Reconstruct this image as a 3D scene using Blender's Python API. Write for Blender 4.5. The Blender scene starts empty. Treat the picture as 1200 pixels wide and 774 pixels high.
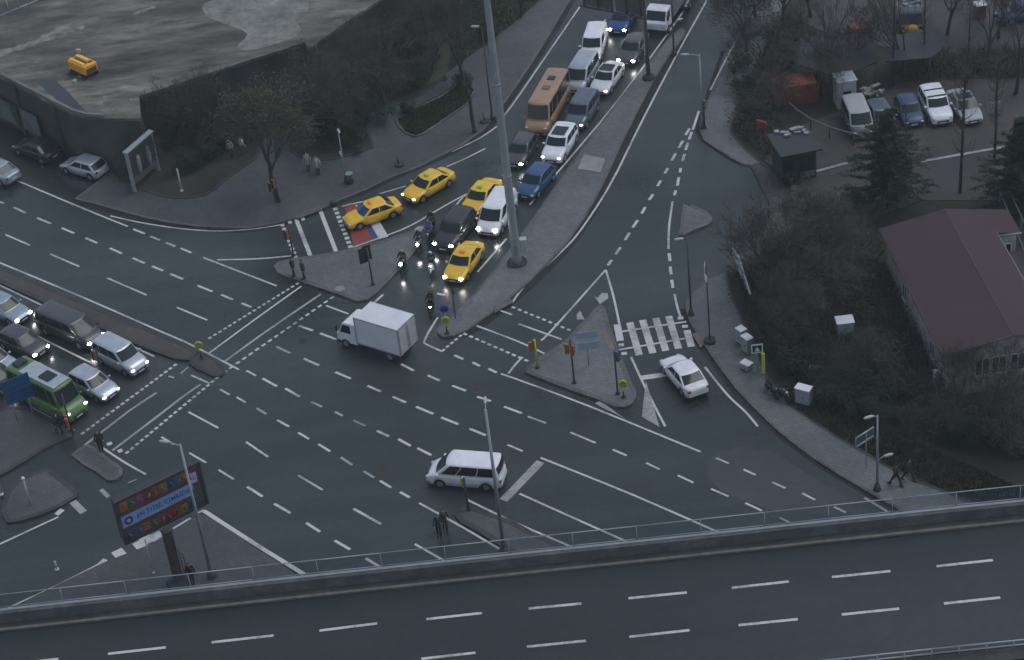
import bpy, bmesh, math, random
from mathutils import Vector, Matrix
from mathutils.geometry import tessellate_polygon
R = math.radians
scene = bpy.context.scene
COL = scene.collection

# ------------------------------------------------------------------ camera
F_PX, PITCH, ROLL, CAM_H = 2524.0, R(35.5), R(6.8), 88.5
cp, sp, cr, sr = math.cos(PITCH), math.sin(PITCH), math.cos(ROLL), math.sin(ROLL)
FWD = Vector((0, cp, -sp)); R0 = Vector((1, 0, 0)); U0 = Vector((0, sp, cp))
RIGHT = cr*R0 - sr*U0; UP = cr*U0 + sr*R0
EYE = Vector((0, 0, CAM_H))
cam_data = bpy.data.cameras.new('camera'); cam = bpy.data.objects.new('camera', cam_data)
COL.objects.link(cam)
m = Matrix((RIGHT, UP, -FWD)).transposed().to_4x4(); m.translation = EYE
cam.matrix_world = m
cam_data.sensor_width = 36; cam_data.lens = F_PX*36/1200
cam_data.clip_end = 3000
scene.camera = cam

# ------------------------------------------------------------------ light
SUN_EL, SUN_AZ = R(62), R(75)      # soft, overcast dusk light
w = bpy.data.worlds.new('World'); scene.world = w; w.use_nodes = True
nt = w.node_tree; nt.nodes.clear()
out = nt.nodes.new('ShaderNodeOutputWorld'); bg = nt.nodes.new('ShaderNodeBackground')
sky = nt.nodes.new('ShaderNodeTexSky'); sky.sky_type = 'NISHITA'; sky.sun_disc = False
sky.sun_elevation = SUN_EL; sky.sun_rotation = SUN_AZ; sky.air_density = 1.0; sky.dust_density = 1.0; sky.ozone_density = 1.5
hs = nt.nodes.new('ShaderNodeHueSaturation'); hs.inputs['Saturation'].default_value = 0.60
nt.links.new(sky.outputs[0], hs.inputs['Color']); nt.links.new(hs.outputs[0], bg.inputs[0])
bg.inputs[1].default_value = 0.085
nt.links.new(bg.outputs[0], out.inputs[0])
sun_d = bpy.data.lights.new('sun', 'SUN'); sun_d.energy = 0.5; sun_d.angle = R(35); sun_d.color = (1, .985, .97)
sun = bpy.data.objects.new('sun', sun_d); COL.objects.link(sun)
sd = Vector((math.sin(SUN_AZ)*math.cos(SUN_EL), math.cos(SUN_AZ)*math.cos(SUN_EL), math.sin(SUN_EL)))
sun.rotation_euler = sd.to_track_quat('Z', 'Y').to_euler()
scene.view_settings.view_transform = 'Standard'; scene.view_settings.look = 'None'
scene.view_settings.gamma = 1; scene.view_settings.exposure = 0.76

# ------------------------------------------------------------------ helpers
def W(px, py, z=0.0):
    """the place in the world, at height z, that the photograph shows at (px, py)"""
    d = FWD*F_PX + RIGHT*(px-600) - UP*(py-387)
    t = (z-CAM_H)/d.z
    return EYE + d*t
def G(ox, oy, *pts, k=3.87): return [(ox+pts[i]/k, oy+pts[i+1]/k) for i in range(0, len(pts), 2)]

def tag(o, label=None, cat=None, group=None, kind=None):
    if label: o['label'] = label
    if cat: o['category'] = cat
    if group: o['group'] = group
    if kind: o['kind'] = kind
    return o

class MB:
    def __init__(s): s.v = []; s.f = []; s.m = []; s.smooth = []
    def add(s, vs, fs, mi=0, sm=False):
        b = len(s.v); s.v += [tuple(v) for v in vs]
        for f in fs: s.f.append(tuple(b+i for i in f)); s.m.append(mi); s.smooth.append(sm)
    def box(s, c, d, rz=0, mi=0, taper=1.0):
        x, y, z = d[0]/2, d[1]/2, d[2]/2; vs = []
        for k in (-1, 1):
            q = taper if k > 0 else 1
            for a, b in ((-1,-1),(1,-1),(1,1),(-1,1)):
                X, Y = a*x*q, b*y*q
                vs.append((c[0]+X*math.cos(rz)-Y*math.sin(rz), c[1]+X*math.sin(rz)+Y*math.cos(rz), c[2]+k*z))
        s.add(vs, [(3,2,1,0),(4,5,6,7),(0,1,5,4),(1,2,6,5),(2,3,7,6),(3,0,4,7)], mi)
    def tube(s, pts, rads, n=8, mi=0, cap=True):
        pts = [Vector(p) for p in pts]
        if not hasattr(rads, '__len__'): rads = [rads]*len(pts)
        b = len(s.v)
        for i, p in enumerate(pts):
            t = (pts[min(i+1, len(pts)-1)]-pts[max(i-1, 0)])
            if t.length < 1e-9: t = Vector((0,0,1))
            t.normalize()
            a = t.cross(Vector((0,0,1)) if abs(t.z) < .95 else Vector((1,0,0))).normalized(); c = t.cross(a)
            for k in range(n):
                q = 2*math.pi*k/n; s.v.append(tuple(p+(a*math.cos(q)+c*math.sin(q))*rads[i]))
        for i in range(len(pts)-1):
            for k in range(n):
                s.f.append((b+i*n+k, b+i*n+(k+1)%n, b+(i+1)*n+(k+1)%n, b+(i+1)*n+k)); s.m.append(mi); s.smooth.append(n > 4)
        if cap:
            s.f.append(tuple(b+k for k in range(n))[::-1]); s.m.append(mi); s.smooth.append(False)
            e = b+(len(pts)-1)*n
            s.f.append(tuple(e+k for k in range(n))); s.m.append(mi); s.smooth.append(False)
    def ball(s, c, r, mi=0, n=10):
        r = r if hasattr(r, '__len__') else (r, r, r)
        vs = [(c[0], c[1], c[2]-r[2])]; m_ = n//2
        for i in range(1, m_):
            a = math.pi*i/m_
            for k in range(n):
                q = 2*math.pi*k/n
                vs.append((c[0]+r[0]*math.sin(a)*math.cos(q), c[1]+r[1]*math.sin(a)*math.sin(q), c[2]-r[2]*math.cos(a)))
        vs.append((c[0], c[1], c[2]+r[2])); fs = []
        for k in range(n): fs.append((0, 1+(k+1) % n, 1+k))
        for i in range(m_-2):
            for k in range(n): fs.append((1+i*n+k, 1+i*n+(k+1) % n, 1+(i+1)*n+(k+1) % n, 1+(i+1)*n+k))
        e = len(vs)-1
        for k in range(n): fs.append((e, 1+(m_-2)*n+k, 1+(m_-2)*n+(k+1) % n))
        s.add(vs, fs, mi, True)
    def prism(s, poly, z0, z1, mi=0, mside=None):
        poly = [Vector((p[0], p[1], 0)) for p in poly]
        a = sum(poly[i].x*poly[(i+1) % len(poly)].y-poly[(i+1) % len(poly)].x*poly[i].y for i in range(len(poly)))
        if a < 0: poly = poly[::-1]
        n = len(poly); tris = tessellate_polygon([poly])
        s.add([(p.x, p.y, z1) for p in poly], [], mi)
        b = len(s.v)-n
        for t in tris:
            q = [b+i for i in t]
            A, B, C_ = [Vector(s.v[i]) for i in q]
            if (B-A).cross(C_-A).z < 0: q = q[::-1]
            s.f.append(tuple(q)); s.m.append(mi); s.smooth.append(False)
        if z0 is not None:
            s.add([(p.x, p.y, z) for p in poly for z in (z0, z1)], [(2*i, 2*((i+1) % n), 2*((i+1) % n)+1, 2*i+1) for i in range(n)], mi if mside is None else mside)
    def build(s, name, mats, parent=None, loc=None, bevel=0):
        me = bpy.data.meshes.new(name); me.from_pydata(s.v, [], s.f)
        if not isinstance(mats, (list, tuple)): mats = [mats]
        for q in mats: me.materials.append(q)
        me.polygons.foreach_set('material_index', s.m); me.polygons.foreach_set('use_smooth', s.smooth)
        me.update()
        o = bpy.data.objects.new(name, me); COL.objects.link(o)
        if parent: o.parent = parent
        if loc is not None: o.location = loc
        if bevel:
            b = o.modifiers.new('bevel', 'BEVEL'); b.width = bevel; b.segments = 2; b.limit_method = 'ANGLE'
        return o

def empty(name, loc, rz=0.0):
    o = bpy.data.objects.new(name, None); COL.objects.link(o); o.location = loc; o.rotation_euler = (0, 0, rz)
    o.empty_display_size = .3
    return o

# ------------------------------------------------------------------ materials
MATS = {}
def mat(name, col, rough=.6, metal=0.0, noise=0.0, nscale=3.0, bump=0.0, emit=None, spec=.5, coat=0.0):
    if name in MATS: return MATS[name]
    m_ = bpy.data.materials.new(name); m_.use_nodes = True; t = m_.node_tree; p = t.nodes['Principled BSDF']
    p.inputs['Base Color'].default_value = (*col, 1); p.inputs['Roughness'].default_value = rough
    p.inputs['Metallic'].default_value = metal; p.inputs['Specular IOR Level'].default_value = spec
    if coat: p.inputs['Coat Weight'].default_value = coat; p.inputs['Coat Roughness'].default_value = .08
    if noise or bump:
        tc = t.nodes.new('ShaderNodeTexCoord'); nz = t.nodes.new('ShaderNodeTexNoise'); nz.inputs['Scale'].default_value = nscale
        nz.inputs['Detail'].default_value = 6
        t.links.new(tc.outputs['Object'], nz.inputs['Vector'])
        if noise:
            r = t.nodes.new('ShaderNodeValToRGB'); e = r.color_ramp.elements
            e[0].position = .3; e[1].position = .7
            e[0].color = (*[c*(1-noise) for c in col], 1); e[1].color = (*[min(1, c*(1+noise)) for c in col], 1)
            t.links.new(nz.outputs['Fac'], r.inputs['Fac']); t.links.new(r.outputs[0], p.inputs['Base Color'])
        if bump:
            b = t.nodes.new('ShaderNodeBump'); b.inputs['Strength'].default_value = bump; b.inputs['Distance'].default_value = .02
            t.links.new(nz.outputs['Fac'], b.inputs['Height']); t.links.new(b.outputs[0], p.inputs['Normal'])
    if emit:
        p.inputs['Emission Color'].default_value = (*emit[:3], 1); p.inputs['Emission Strength'].default_value = emit[3]
    MATS[name] = m_; return m_

def surface(name, c1, c2, c3, s_big, s_small, rough=(.35, .7), bump=.3, cracks=False, stretch=None, blocks=None, grain=.22):
    """ground material: broad stains, fine grain, damp patches that are glossier, optional cracks / paving joints"""
    m_ = bpy.data.materials.new(name); m_.use_nodes = True; t = m_.node_tree; p = t.nodes['Principled BSDF']; L = t.links.new
    N = t.nodes.new
    geo = N('ShaderNodeNewGeometry'); mp = N('ShaderNodeMapping'); L(geo.outputs['Position'], mp.inputs['Vector'])
    if stretch: mp.inputs['Rotation'].default_value = (0, 0, stretch[0]); mp.inputs['Scale'].default_value = (stretch[1], 1, 1)
    n1 = N('ShaderNodeTexNoise'); n1.inputs['Scale'].default_value = s_big; n1.inputs['Detail'].default_value = 5; n1.inputs['Roughness'].default_value = .6; L(mp.outputs[0], n1.inputs['Vector'])
    n2 = N('ShaderNodeTexNoise'); n2.inputs['Scale'].default_value = s_small; n2.inputs['Detail'].default_value = 8; n2.inputs['Roughness'].default_value = .7; L(mp.outputs[0] if grain > .3 else geo.outputs['Position'], n2.inputs['Vector'])
    r1 = N('ShaderNodeValToRGB'); e = r1.color_ramp.elements; e[0].position = .32; e[1].position = .68
    e[0].color = (*c1, 1); e[1].color = (*c3, 1); k = e.new(.5); k.color = (*c2, 1)
    L(n1.outputs['Fac'], r1.inputs['Fac'])
    r2 = N('ShaderNodeMapRange'); r2.inputs['From Min'].default_value = .3; r2.inputs['From Max'].default_value = .7; r2.inputs['To Min'].default_value = 1-grain; r2.inputs['To Max'].default_value = 1+grain
    L(n2.outputs['Fac'], r2.inputs['Value'])
    mu = N('ShaderNodeVectorMath'); mu.operation = 'SCALE'; L(r1.outputs[0], mu.inputs[0]); L(r2.outputs[0], mu.inputs['Scale'])
    colout = mu.outputs[0]
    if stretch and grain < .3:   # tyre-polished and oily streaks running with the traffic
        mp3 = N('ShaderNodeMapping'); mp3.inputs['Rotation'].default_value = (0, 0, stretch[0]); mp3.inputs['Scale'].default_value = (.035, .55, 1); L(geo.outputs['Position'], mp3.inputs['Vector'])
        n4 = N('ShaderNodeTexNoise'); n4.inputs['Scale'].default_value = 1.0; n4.inputs['Detail'].default_value = 5; L(mp3.outputs[0], n4.inputs['Vector'])
        m4 = N('ShaderNodeMapRange'); m4.inputs['From Min'].default_value = .3; m4.inputs['From Max'].default_value = .7; m4.inputs['To Min'].default_value = .80; m4.inputs['To Max'].default_value = 1.16; L(n4.outputs['Fac'], m4.inputs['Value'])
        mu4 = N('ShaderNodeVectorMath'); mu4.operation = 'SCALE'; L(colout, mu4.inputs[0]); L(m4.outputs[0], mu4.inputs['Scale']); colout = mu4.outputs[0]
        n5 = N('ShaderNodeTexNoise'); n5.inputs['Scale'].default_value = .45; n5.inputs['Detail'].default_value = 7; n5.inputs['Roughness'].default_value = .7; L(geo.outputs['Position'], n5.inputs['Vector'])
        m5 = N('ShaderNodeMapRange'); m5.inputs['From Min'].default_value = .60; m5.inputs['From Max'].default_value = .70; m5.inputs['To Min'].default_value = 1; m5.inputs['To Max'].default_value = .78; L(n5.outputs['Fac'], m5.inputs['Value'])
        mu5 = N('ShaderNodeVectorMath'); mu5.operation = 'SCALE'; L(colout, mu5.inputs[0]); L(m5.outputs[0], mu5.inputs['Scale']); colout = mu5.outputs[0]
    if cracks:
        vo = N('ShaderNodeTexVoronoi'); vo.feature = 'DISTANCE_TO_EDGE'; vo.inputs['Scale'].default_value = .12
        nd = N('ShaderNodeTexNoise'); nd.inputs['Scale'].default_value = .5; nd.inputs['Detail'].default_value = 4
        ad = N('ShaderNodeMixRGB'); ad.inputs[0].default_value = .12; L(geo.outputs['Position'], ad.inputs[1]); L(nd.outputs['Color'], ad.inputs[2]); ad.blend_type = 'LINEAR_LIGHT'; ad.inputs[0].default_value = 1.2
        L(ad.outputs[0], vo.inputs['Vector'])
        mr = N('ShaderNodeMapRange'); mr.inputs['From Min'].default_value = 0; mr.inputs['From Max'].default_value = .008; mr.inputs['To Min'].default_value = .88; mr.inputs['To Max'].default_value = 1
        L(vo.outputs['Distance'], mr.inputs['Value'])
        mu2 = N('ShaderNodeVectorMath'); mu2.operation = 'SCALE'; L(colout, mu2.inputs[0]); L(mr.outputs[0], mu2.inputs['Scale']); colout = mu2.outputs[0]
    if blocks:
        br = N('ShaderNodeTexBrick'); br.inputs['Scale'].default_value = 1; br.inputs['Brick Width'].default_value = blocks; br.inputs['Row Height'].default_value = blocks*.5
        br.inputs['Mortar Size'].default_value = .012*blocks*2; br.inputs['Color1'].default_value = (1, 1, 1, 1); br.inputs['Color2'].default_value = (.86, .86, .86, 1); br.inputs['Mortar'].default_value = (.5, .5, .5, 1)
        mp2 = N('ShaderNodeMapping'); mp2.inputs['Rotation'].default_value = (0, 0, .6); L(geo.outputs['Position'], mp2.inputs['Vector']); L(mp2.outputs[0], br.inputs['Vector'])
        mx = N('ShaderNodeMixRGB'); mx.blend_type = 'MULTIPLY'; mx.inputs[0].default_value = 1; L(colout, mx.inputs[1]); L(br.outputs['Color'], mx.inputs[2]); colout = mx.outputs[0]
    L(colout, p.inputs['Base Color'])
    n3 = N('ShaderNodeTexNoise'); n3.inputs['Scale'].default_value = s_big*1.7; n3.inputs['Detail'].default_value = 4; L(mp.outputs[0], n3.inputs['Vector'])
    rr = N('ShaderNodeMapRange'); rr.inputs['From Min'].default_value = .35; rr.inputs['From Max'].default_value = .65; rr.inputs['To Min'].default_value = rough[0]; rr.inputs['To Max'].default_value = rough[1]
    L(n3.outputs['Fac'], rr.inputs['Value']); L(rr.outputs[0], p.inputs['Roughness'])
    b = N('ShaderNodeBump'); b.inputs['Strength'].default_value = bump; b.inputs['Distance'].default_value = .03
    L(n2.outputs['Fac'], b.inputs['Height']); L(b.outputs[0], p.inputs['Normal'])
    MATS[name] = m_; return m_

def paint_mat(name, col, worn, under=(.064, .07, .073), rough=.5):
    m_ = bpy.data.materials.new(name); m_.use_nodes = True; t = m_.node_tree; p = t.nodes['Principled BSDF']; L = t.links.new; N = t.nodes.new
    geo = N('ShaderNodeNewGeometry'); n = N('ShaderNodeTexNoise'); n.inputs['Scale'].default_value = 3.5; n.inputs['Detail'].default_value = 8; n.inputs['Roughness'].default_value = .75
    nb = N('ShaderNodeTexNoise'); nb.inputs['Scale'].default_value = .35; nb.inputs['Detail'].default_value = 3; L(geo.outputs['Position'], nb.inputs['Vector'])
    L(geo.outputs['Position'], n.inputs['Vector'])
    av = N('ShaderNodeMath'); av.operation = 'ADD'; L(n.outputs['Fac'], av.inputs[0]); L(nb.outputs['Fac'], av.inputs[1])
    mr = N('ShaderNodeMapRange'); mr.inputs['From Min'].default_value = worn-.12; mr.inputs['From Max'].default_value = worn+.12; L(av.outputs[0], mr.inputs['Value'])
    mx = N('ShaderNodeMixRGB'); mx.inputs[1].default_value = (*[a*.45+b*.55 for a, b in zip(col, under)], 1); mx.inputs[2].default_value = (*col, 1)
    L(mr.outputs[0], mx.inputs[0]); L(mx.outputs[0], p.inputs['Base Color']); p.inputs['Roughness'].default_value = rough
    MATS[name] = m_; return m_

ASPH = surface('asphalt', (.012, .017, .018), (.025, .033, .034), (.042, .052, .054), .055, 2.5, (.17, .50), .22, cracks=True, stretch=(R(-25), .35))
DECK = surface('deck_asphalt', (.011, .015, .015), (.017, .022, .022), (.025, .031, .032), .06, 2.2, (.28, .5), .25, stretch=(R(6), .25))
PAVE = surface('paving', (.095, .104, .107), (.125, .136, .140), (.16, .172, .176), .12, 2.0, (.4, .75), .25, blocks=.6)
PAVE_D = surface('dark_paving', (.052, .056, .058), (.07, .075, .077), (.096, .10, .103), .12, 2.0, (.4, .7), .25, blocks=.6)
BROWNP = surface('brown_paving', (.05, .044, .042), (.065, .057, .055), (.08, .07, .066), .15, 2.0, (.5, .8), .25, blocks=.5)
EARTH = surface('earth', (.016, .015, .011), (.024, .022, .016), (.036, .031, .023), .25, 3.0, (.8, .95), .8)
LOTG = surface('lot_ground', (.034, .030, .027), (.046, .041, .037), (.062, .055, .05), .14, 1.6, (.5, .85), .5)
GRASSM = surface('turf', (.022, .028, .012), (.032, .04, .016), (.045, .05, .022), .35, 6.0, (.85, .95), .9)
SLAB = surface('platform_top', (.050, .047, .038), (.10, .095, .078), (.19, .182, .155), .28, .9, (.6, .95), .9, stretch=(R(-18), .35), grain=.75)
CONC = surface('concrete', (.10, .10, .098), (.14, .14, .135), (.19, .19, .18), .3, 3.0, (.7, .85), .4)
CONCD = surface('dirty_concrete', (.022, .026, .027), (.034, .038, .039), (.052, .056, .056), .4, 2.0, (.7, .85), .4)
KERB = surface('kerb_stone', (.08, .082, .082), (.11, .112, .112), (.15, .15, .148), .4, 4.0, (.6, .8), .3, blocks=.9)
KERBD = surface('dark_kerb', (.026, .028, .03), (.038, .04, .042), (.052, .054, .055), .4, 4.0, (.5, .8), .3)  # darker kerb stone
WHITE = paint_mat('road_paint', (.55, .56, .55), .93)
WORN = paint_mat('worn_road_paint', (.36, .37, .37), .99)
REDP = paint_mat('red_road_paint', (.30, .045, .035), .93)
BLUEP = paint_mat('blue_road_paint', (.02, .07, .22), .9)
OCHRE = surface('tactile_paving', (.15, .11, .08), (.19, .15, .11), (.24, .19, .14), .5, 3.0, (.6, .8), .3, blocks=.4)
STEEL = mat('grey_steel', (.30, .33, .35), .45, .3, .12, 2.0)
STEELD = mat('dark_steel', (.05, .055, .06), .5, .3, .15, 2.0)
BLACK = mat('black_rubber', (.012, .012, .013), .75)
DARKP = mat('dark_plastic', (.02, .021, .023), .5)
GLASS = mat('dark_glass', (.012, .02, .024), .10, 0, spec=.4)
GLASSB = mat('bluish_glass', (.02, .06, .15), .15, 0, spec=.7)
RIM = mat('alloy', (.35, .36, .37), .35, .7)
ORANGE = mat('signal_orange', (.34, .12, .035), .5, 0, .12)
YG = mat('fluorescent_yellow', (.38, .46, .03), .5, 0, .1)
BLUES = mat('sign_blue', (.02, .07, .35), .4)
WHITEP = mat('white_enamel', (.70, .72, .74), .4, 0, .06)
CHROME = mat('chrome', (.6, .6, .6), .2, 1)
LAMPON = mat('headlamp_lit', (1, .97, .9), .3, emit=(1, .95, .85, 40))
LAMPOFF = mat('headlamp_glass', (.45, .48, .5), .15)
LAMPDIM = mat('sidelight_lit', (.9, .9, .85), .3, emit=(1, .93, .8, 1.6))
TAIL = mat('tail_lamp', (.25, .012, .01), .25)
PLATE = mat('plate', (.6, .6, .58), .5)
ROOFT = mat('roof_sheet', (.048, .024, .028), .75, 0, .18, .3, bump=.3)
WALLP = mat('pale_render', (.34, .33, .30), .8, 0, .3, 1.2, bump=.3)
BARK = mat('bark', (.040, .033, .028), .9, 0, .4, 6.0, bump=.5)
TWIG = mat('twig', (.062, .053, .047), .9, 0, .25, 3.0)

# ------------------------------------------------------------------ ground shapes
def P2(pts, z): return [W(x, y, z) for x, y in pts]
def smooth_poly(pts, closed=True, n=3):
    """Catmull-Rom smoothing of an outline"""
    res = []; L_ = len(pts)
    for i in range(L_ if closed else L_-1):
        p = [pts[(i+k) % L_] if closed else pts[min(max(i+k, 0), L_-1)] for k in (-1, 0, 1, 2)]
        for j in range(n):
            t = j/n
            res.append(tuple(.5*((2*p[1][a])+(-p[0][a]+p[2][a])*t+(2*p[0][a]-5*p[1][a]+4*p[2][a]-p[3][a])*t*t+(-p[0][a]+3*p[1][a]-3*p[2][a]+p[3][a])*t**3) for a in (0, 1)))
    if not closed: res.append(tuple(pts[-1]))
    return res
def offset_line(pts, d, closed=False):
    res = []; n = len(pts)
    for i in range(n):
        a = pts[(i-1) % n] if closed or i > 0 else pts[i]; b = pts[(i+1) % n] if closed or i < n-1 else pts[i]
        t = Vector((b[0]-a[0], b[1]-a[1])); t.normalize() if t.length else None
        res.append((pts[i][0]-t.y*d, pts[i][1]+t.x*d))
    return res
def ribbon(mb, wpts, width, z, mi=0):
    """flat strip of given width along world points"""
    a = offset_line(wpts, width/2); b = offset_line(wpts, -width/2); n = len(wpts)
    mb.add([(p[0], p[1], z) for p in a]+[(p[0], p[1], z) for p in b], [(n+i, n+i+1, i+1, i) for i in range(n-1)], mi)
def area(p): return sum(p[i][0]*p[(i+1) % len(p)][1]-p[(i+1) % len(p)][0]*p[i][1] for i in range(len(p)))
def raised(name, pix, z, m_, kerb=None, kw=.22, zb=0.0, smooth=0, kname='kerb'):
    if smooth: pix = smooth_poly(pix, True, smooth)
    poly = P2(pix, z); mb = MB(); mb.prism(poly, zb, z, 0, 1)
    o = mb.build(name, [m_, kerb or m_]); tag(o, kind='structure')
    if kerb:
        kb = MB(); s = -1 if area(poly) < 0 else 1
        outer = offset_line(poly, -.03*s, True); inner = offset_line(poly, kw*s, True); n = len(poly)
        vs = [(p[0], p[1], zb) for p in outer]+[(p[0], p[1], z+.012) for p in outer]+[(p[0], p[1], z+.012) for p in inner]+[(p[0], p[1], z-.03) for p in inner]
        fs = []
        for i in range(n):
            j = (i+1) % n
            for k in range(3): fs.append((k*n+i, k*n+j, (k+1)*n+j, (k+1)*n+i) if s > 0 else (k*n+j, k*n+i, (k+1)*n+i, (k+1)*n+j))
        kb.add(vs, fs); tag(kb.build(kname, kerb), kind='structure')
    return poly
# ================================================================== THE SETTING
g = MB(); c = W(600, 387); S = 700
nn = 14
for i in range(nn+1):
    for j in range(nn+1): g.v.append((c.x-S+2*S*i/nn, c.y-S+2*S*j/nn, 0))
for i in range(nn):
    for j in range(nn):
        a = i*(nn+1)+j; g.f.append((a, a+nn+1, a+nn+2, a+1)); g.m.append(0); g.smooth.append(False)
tag(g.build('road', ASPH), kind='structure')

# pavements and traffic islands
NWSW = [(88,233),(112,239),(140,247),(170,255),(200,261),(230,265),(262,267),(290,267),(318,263),(345,256),(372,246),(400,234),(430,222),(458,208),(490,196),(514,184),(542,170),(566,153),(584,131),(603,104),(623,74),(643,42),(663,8),(692,-40),(740,-110),(300,-110),(160,139),(130,198),(112,215)]
raised('pavement', NWSW, .13, PAVE_D, KERB, .18)
GUT = surface('gutter_asphalt', (.006,.007,.008), (.009,.010,.011), (.014,.016,.017), .3, 2.5, (.6,.85), .2)
def gutter(pts, w_=.5, side=1):
    q = P2(smooth_poly(pts, False, 3), 0); a = offset_line(q, side*w_/2); mb = MB(); ribbon(mb, a, w_, .005); tag(mb.build('gutter', GUT), kind='structure')
gutter([(88,233),(112,240),(140,248),(170,256),(200,262),(230,266),(262,268),(290,268),(318,264),(345,257),(372,246),(400,234),(430,222),(458,208),(490,194),(514,184),(542,170),(566,153),(584,131),(603,104),(623,74),(643,42),(663,8),(692,-40)], .55, -1)
raised('pavement', [(321,312),(326,307),(345,303),(378,298),(412,292),(445,283),(470,275),(486,270),(494,277),(487,293),(470,313),(455,329),(441,343),(430,351),(418,353),(398,345),(376,338),(356,331),(336,324),(325,319)], .13, PAVE, KERB, .3)
raised('pavement', [(803,36),(798,33),(787,42),(757,77),(729,112),(700,150),(678,182),(655,212),(625,256),(598,292),(571,326),(552,349),(535,366),(518,378),(513,384),(513,390),(518,395),(530,394),(548,386),(572,370),(588,357),(602,346),(620,330),(640,311),(656,294),(670,277),(685,255),(700,229),(714,200),(730,165),(746,133),(765,96),(785,64),(802,42)], .13, PAVE, KERB, .16)
gutter([(530,394),(548,388),(572,372),(588,359),(602,348),(620,332),(640,313),(656,296),(670,279),(685,257),(700,231),(714,202),(730,167),(746,135),(765,98),(785,66),(800,43)], .6, -1)
raised('pavement', [(616,432),(624,427),(645,413),(664,398),(676,384),(688,373),(697,362),(703,357),(708,360),(712,372),(716,388),(723,406),(731,426),(739,446),(745,458),(745,466),(740,473),(731,477),(720,476),(700,468),(672,458),(645,448),(625,440),(616,436)], .13, PAVE, KERB, .3)
raised('pavement', [(801,238),(815,242),(828,248),(834,254),(834,259),(830,263),(812,270),(800,276),(796,276)], .13, PAVE, KERB, .25)
# east side
SE = [(849,319),(832,327),(812,340),(805,350),(804,362),(808,376),(816,390),(830,411),(846,434),(862,455),(880,474),(903,497),(928,518),(955,538),(985,557),(1015,575),(1045,592),(1085,614),(1180,660),(1290,700),(1330,690),(1180,605),(1110,578),(1070,563),(1030,541),(980,512),(940,485),(915,466),(893,431),(880,396),(868,372),(855,348)]
raised('pavement', SE, .13, PAVE, KERB, .16)
gutter([(804,362),(808,376),(816,390),(830,411),(846,434),(862,455),(880,474),(903,497),(928,518),(955,538),(985,557),(1015,575),(1045,592),(1085,614)], .42, -1)
gutter([(850,60),(832,112),(822,138),(820,152),(825,164),(838,173),(855,184),(870,192)], .35, -1)
raised('pavement', [(862,52),(846,84),(832,112),(822,138),(820,152),(825,164),(838,173),(855,184),(870,192),(880,194),(892,191),(874,176),(858,158),(856,150),(866,118),(880,86),(905,40),(930,-10),(960,-60),(920,-60),(890,-5)], .13, PAVE, KERB, .16)
raised('brown_pavement', [(880,194),(892,191),(912,205),(930,232),(932,262),(905,300),(876,316),(849,321),(862,300),(895,262),(903,240)], .11, BROWNP, KERBD, .2)
# ground east of the pavement: planted slope and yard
EA = [(905,40),(880,86),(866,118),(856,150),(858,158),(874,176),(892,191),(912,205),(930,232),(932,262),(905,300),(876,316),(850,320),(856,348),(868,372),(880,396),(893,431),(915,466),(940,485),(980,512),(1030,541),(1070,563),(1110,578),(1180,605),(1330,690),(1600,700),(1600,-160),(1020,-160),(960,-60),(930,-10)]
raised('planted_ground', EA, .16, EARTH, KERBD, .12)
raised('yard', [(896,190),(918,200),(936,228),(944,262),(1010,262),(1080,235),(1260,235),(1500,240),(1500,100),(1180,92),(1060,96),(985,130),(930,150),(905,168)], .20, LOTG, zb=.1)
raised('yard', [(925,20),(1000,-30),(1300,-60),(1300,60),(1120,62),(1000,52)], .20, LOTG, zb=.1)
yk = MB()
for a, b in (((952,202),(993,191)),((1076,190),(1172,173)),((1172,173),(1260,160))): ribbon(yk, [W(*a, .25), W(*b, .25)], .3, .25)
tag(yk.build('yard_line', WORN), kind='structure')
# west side soil and lawns
raised('planted_ground', [(128,200),(140,212),(160,220),(185,229),(200,232),(222,232),(240,229),(252,222),(262,212),(300,186),(310,160),(270,125),(210,112),(166,118),(160,160)], .19, EARTH, KERBD, .15, .1)
raised('planted_ground', [(338,175),(352,185),(370,188),(390,187),(415,181),(438,173),(434,160),(420,148),(432,132),(455,126),(480,118),(500,107),(518,94),(522,84),(560,58),(600,28),(640,-8),(670,-70),(400,-90),(340,40),(330,120)], .19, EARTH, KERBD, .15, .1)
raised('lawn', [(492,105),(518,92),(522,82),(560,56),(600,27),(640,-8),(670,-70),(560,-60),(520,0),(490,60)], .23, GRASSM, zb=.1)
raised('lawn', [(464,141),(466,147),(475,156),(486,160),(497,157),(510,148),(530,134),(548,121),(556,108),(556,97),(545,92),(530,104),(515,114),(492,124),(478,130)], .22, GRASSM, KERB, .18, .1)
raised('pavement', [(478,128),(470,124),(495,113),(520,98),(528,94),(532,100),(512,113),(492,122)], .20, PAVE_D, zb=.1)
# central reservation and the left-hand refuges
raised('central_reservation', [(-60,284),(0,312),(60,338),(120,363),(170,384),(215,403),(232,412),(222,422),(206,421),(176,410),(150,399),(118,384),(85,369),(55,356),(0,331),(-60,303)], .15, BROWNP, KERBD, .3)
raised('central_reservation', [(224,418),(238,414),(252,420),(264,434),(260,440),(250,441),(232,433),(222,426)], .12, BROWNP, KERBD, .25)
raised('pavement', [(84,533),(92,526),(103,521),(112,526),(121,533),(134,542),(143,549),(143,556),(136,562),(127,563),(112,552),(96,543)], .13, PAVE_D, KERB, .25)
raised('pavement', [(-80,500),(-20,486),(8,477),(35,478),(62,492),(84,506),(84,512),(70,517),(50,527),(30,540),(8,553),(-20,566),(-80,590)], .13, PAVE_D, KERBD, .3)
raised('pavement', [(57,549),(74,562),(91,576),(90,582),(72,593),(48,603),(22,611),(8,612),(3,604),(3,590),(8,576),(22,562),(42,553)], .13, PAVE_D, KERBD, .3)
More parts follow.
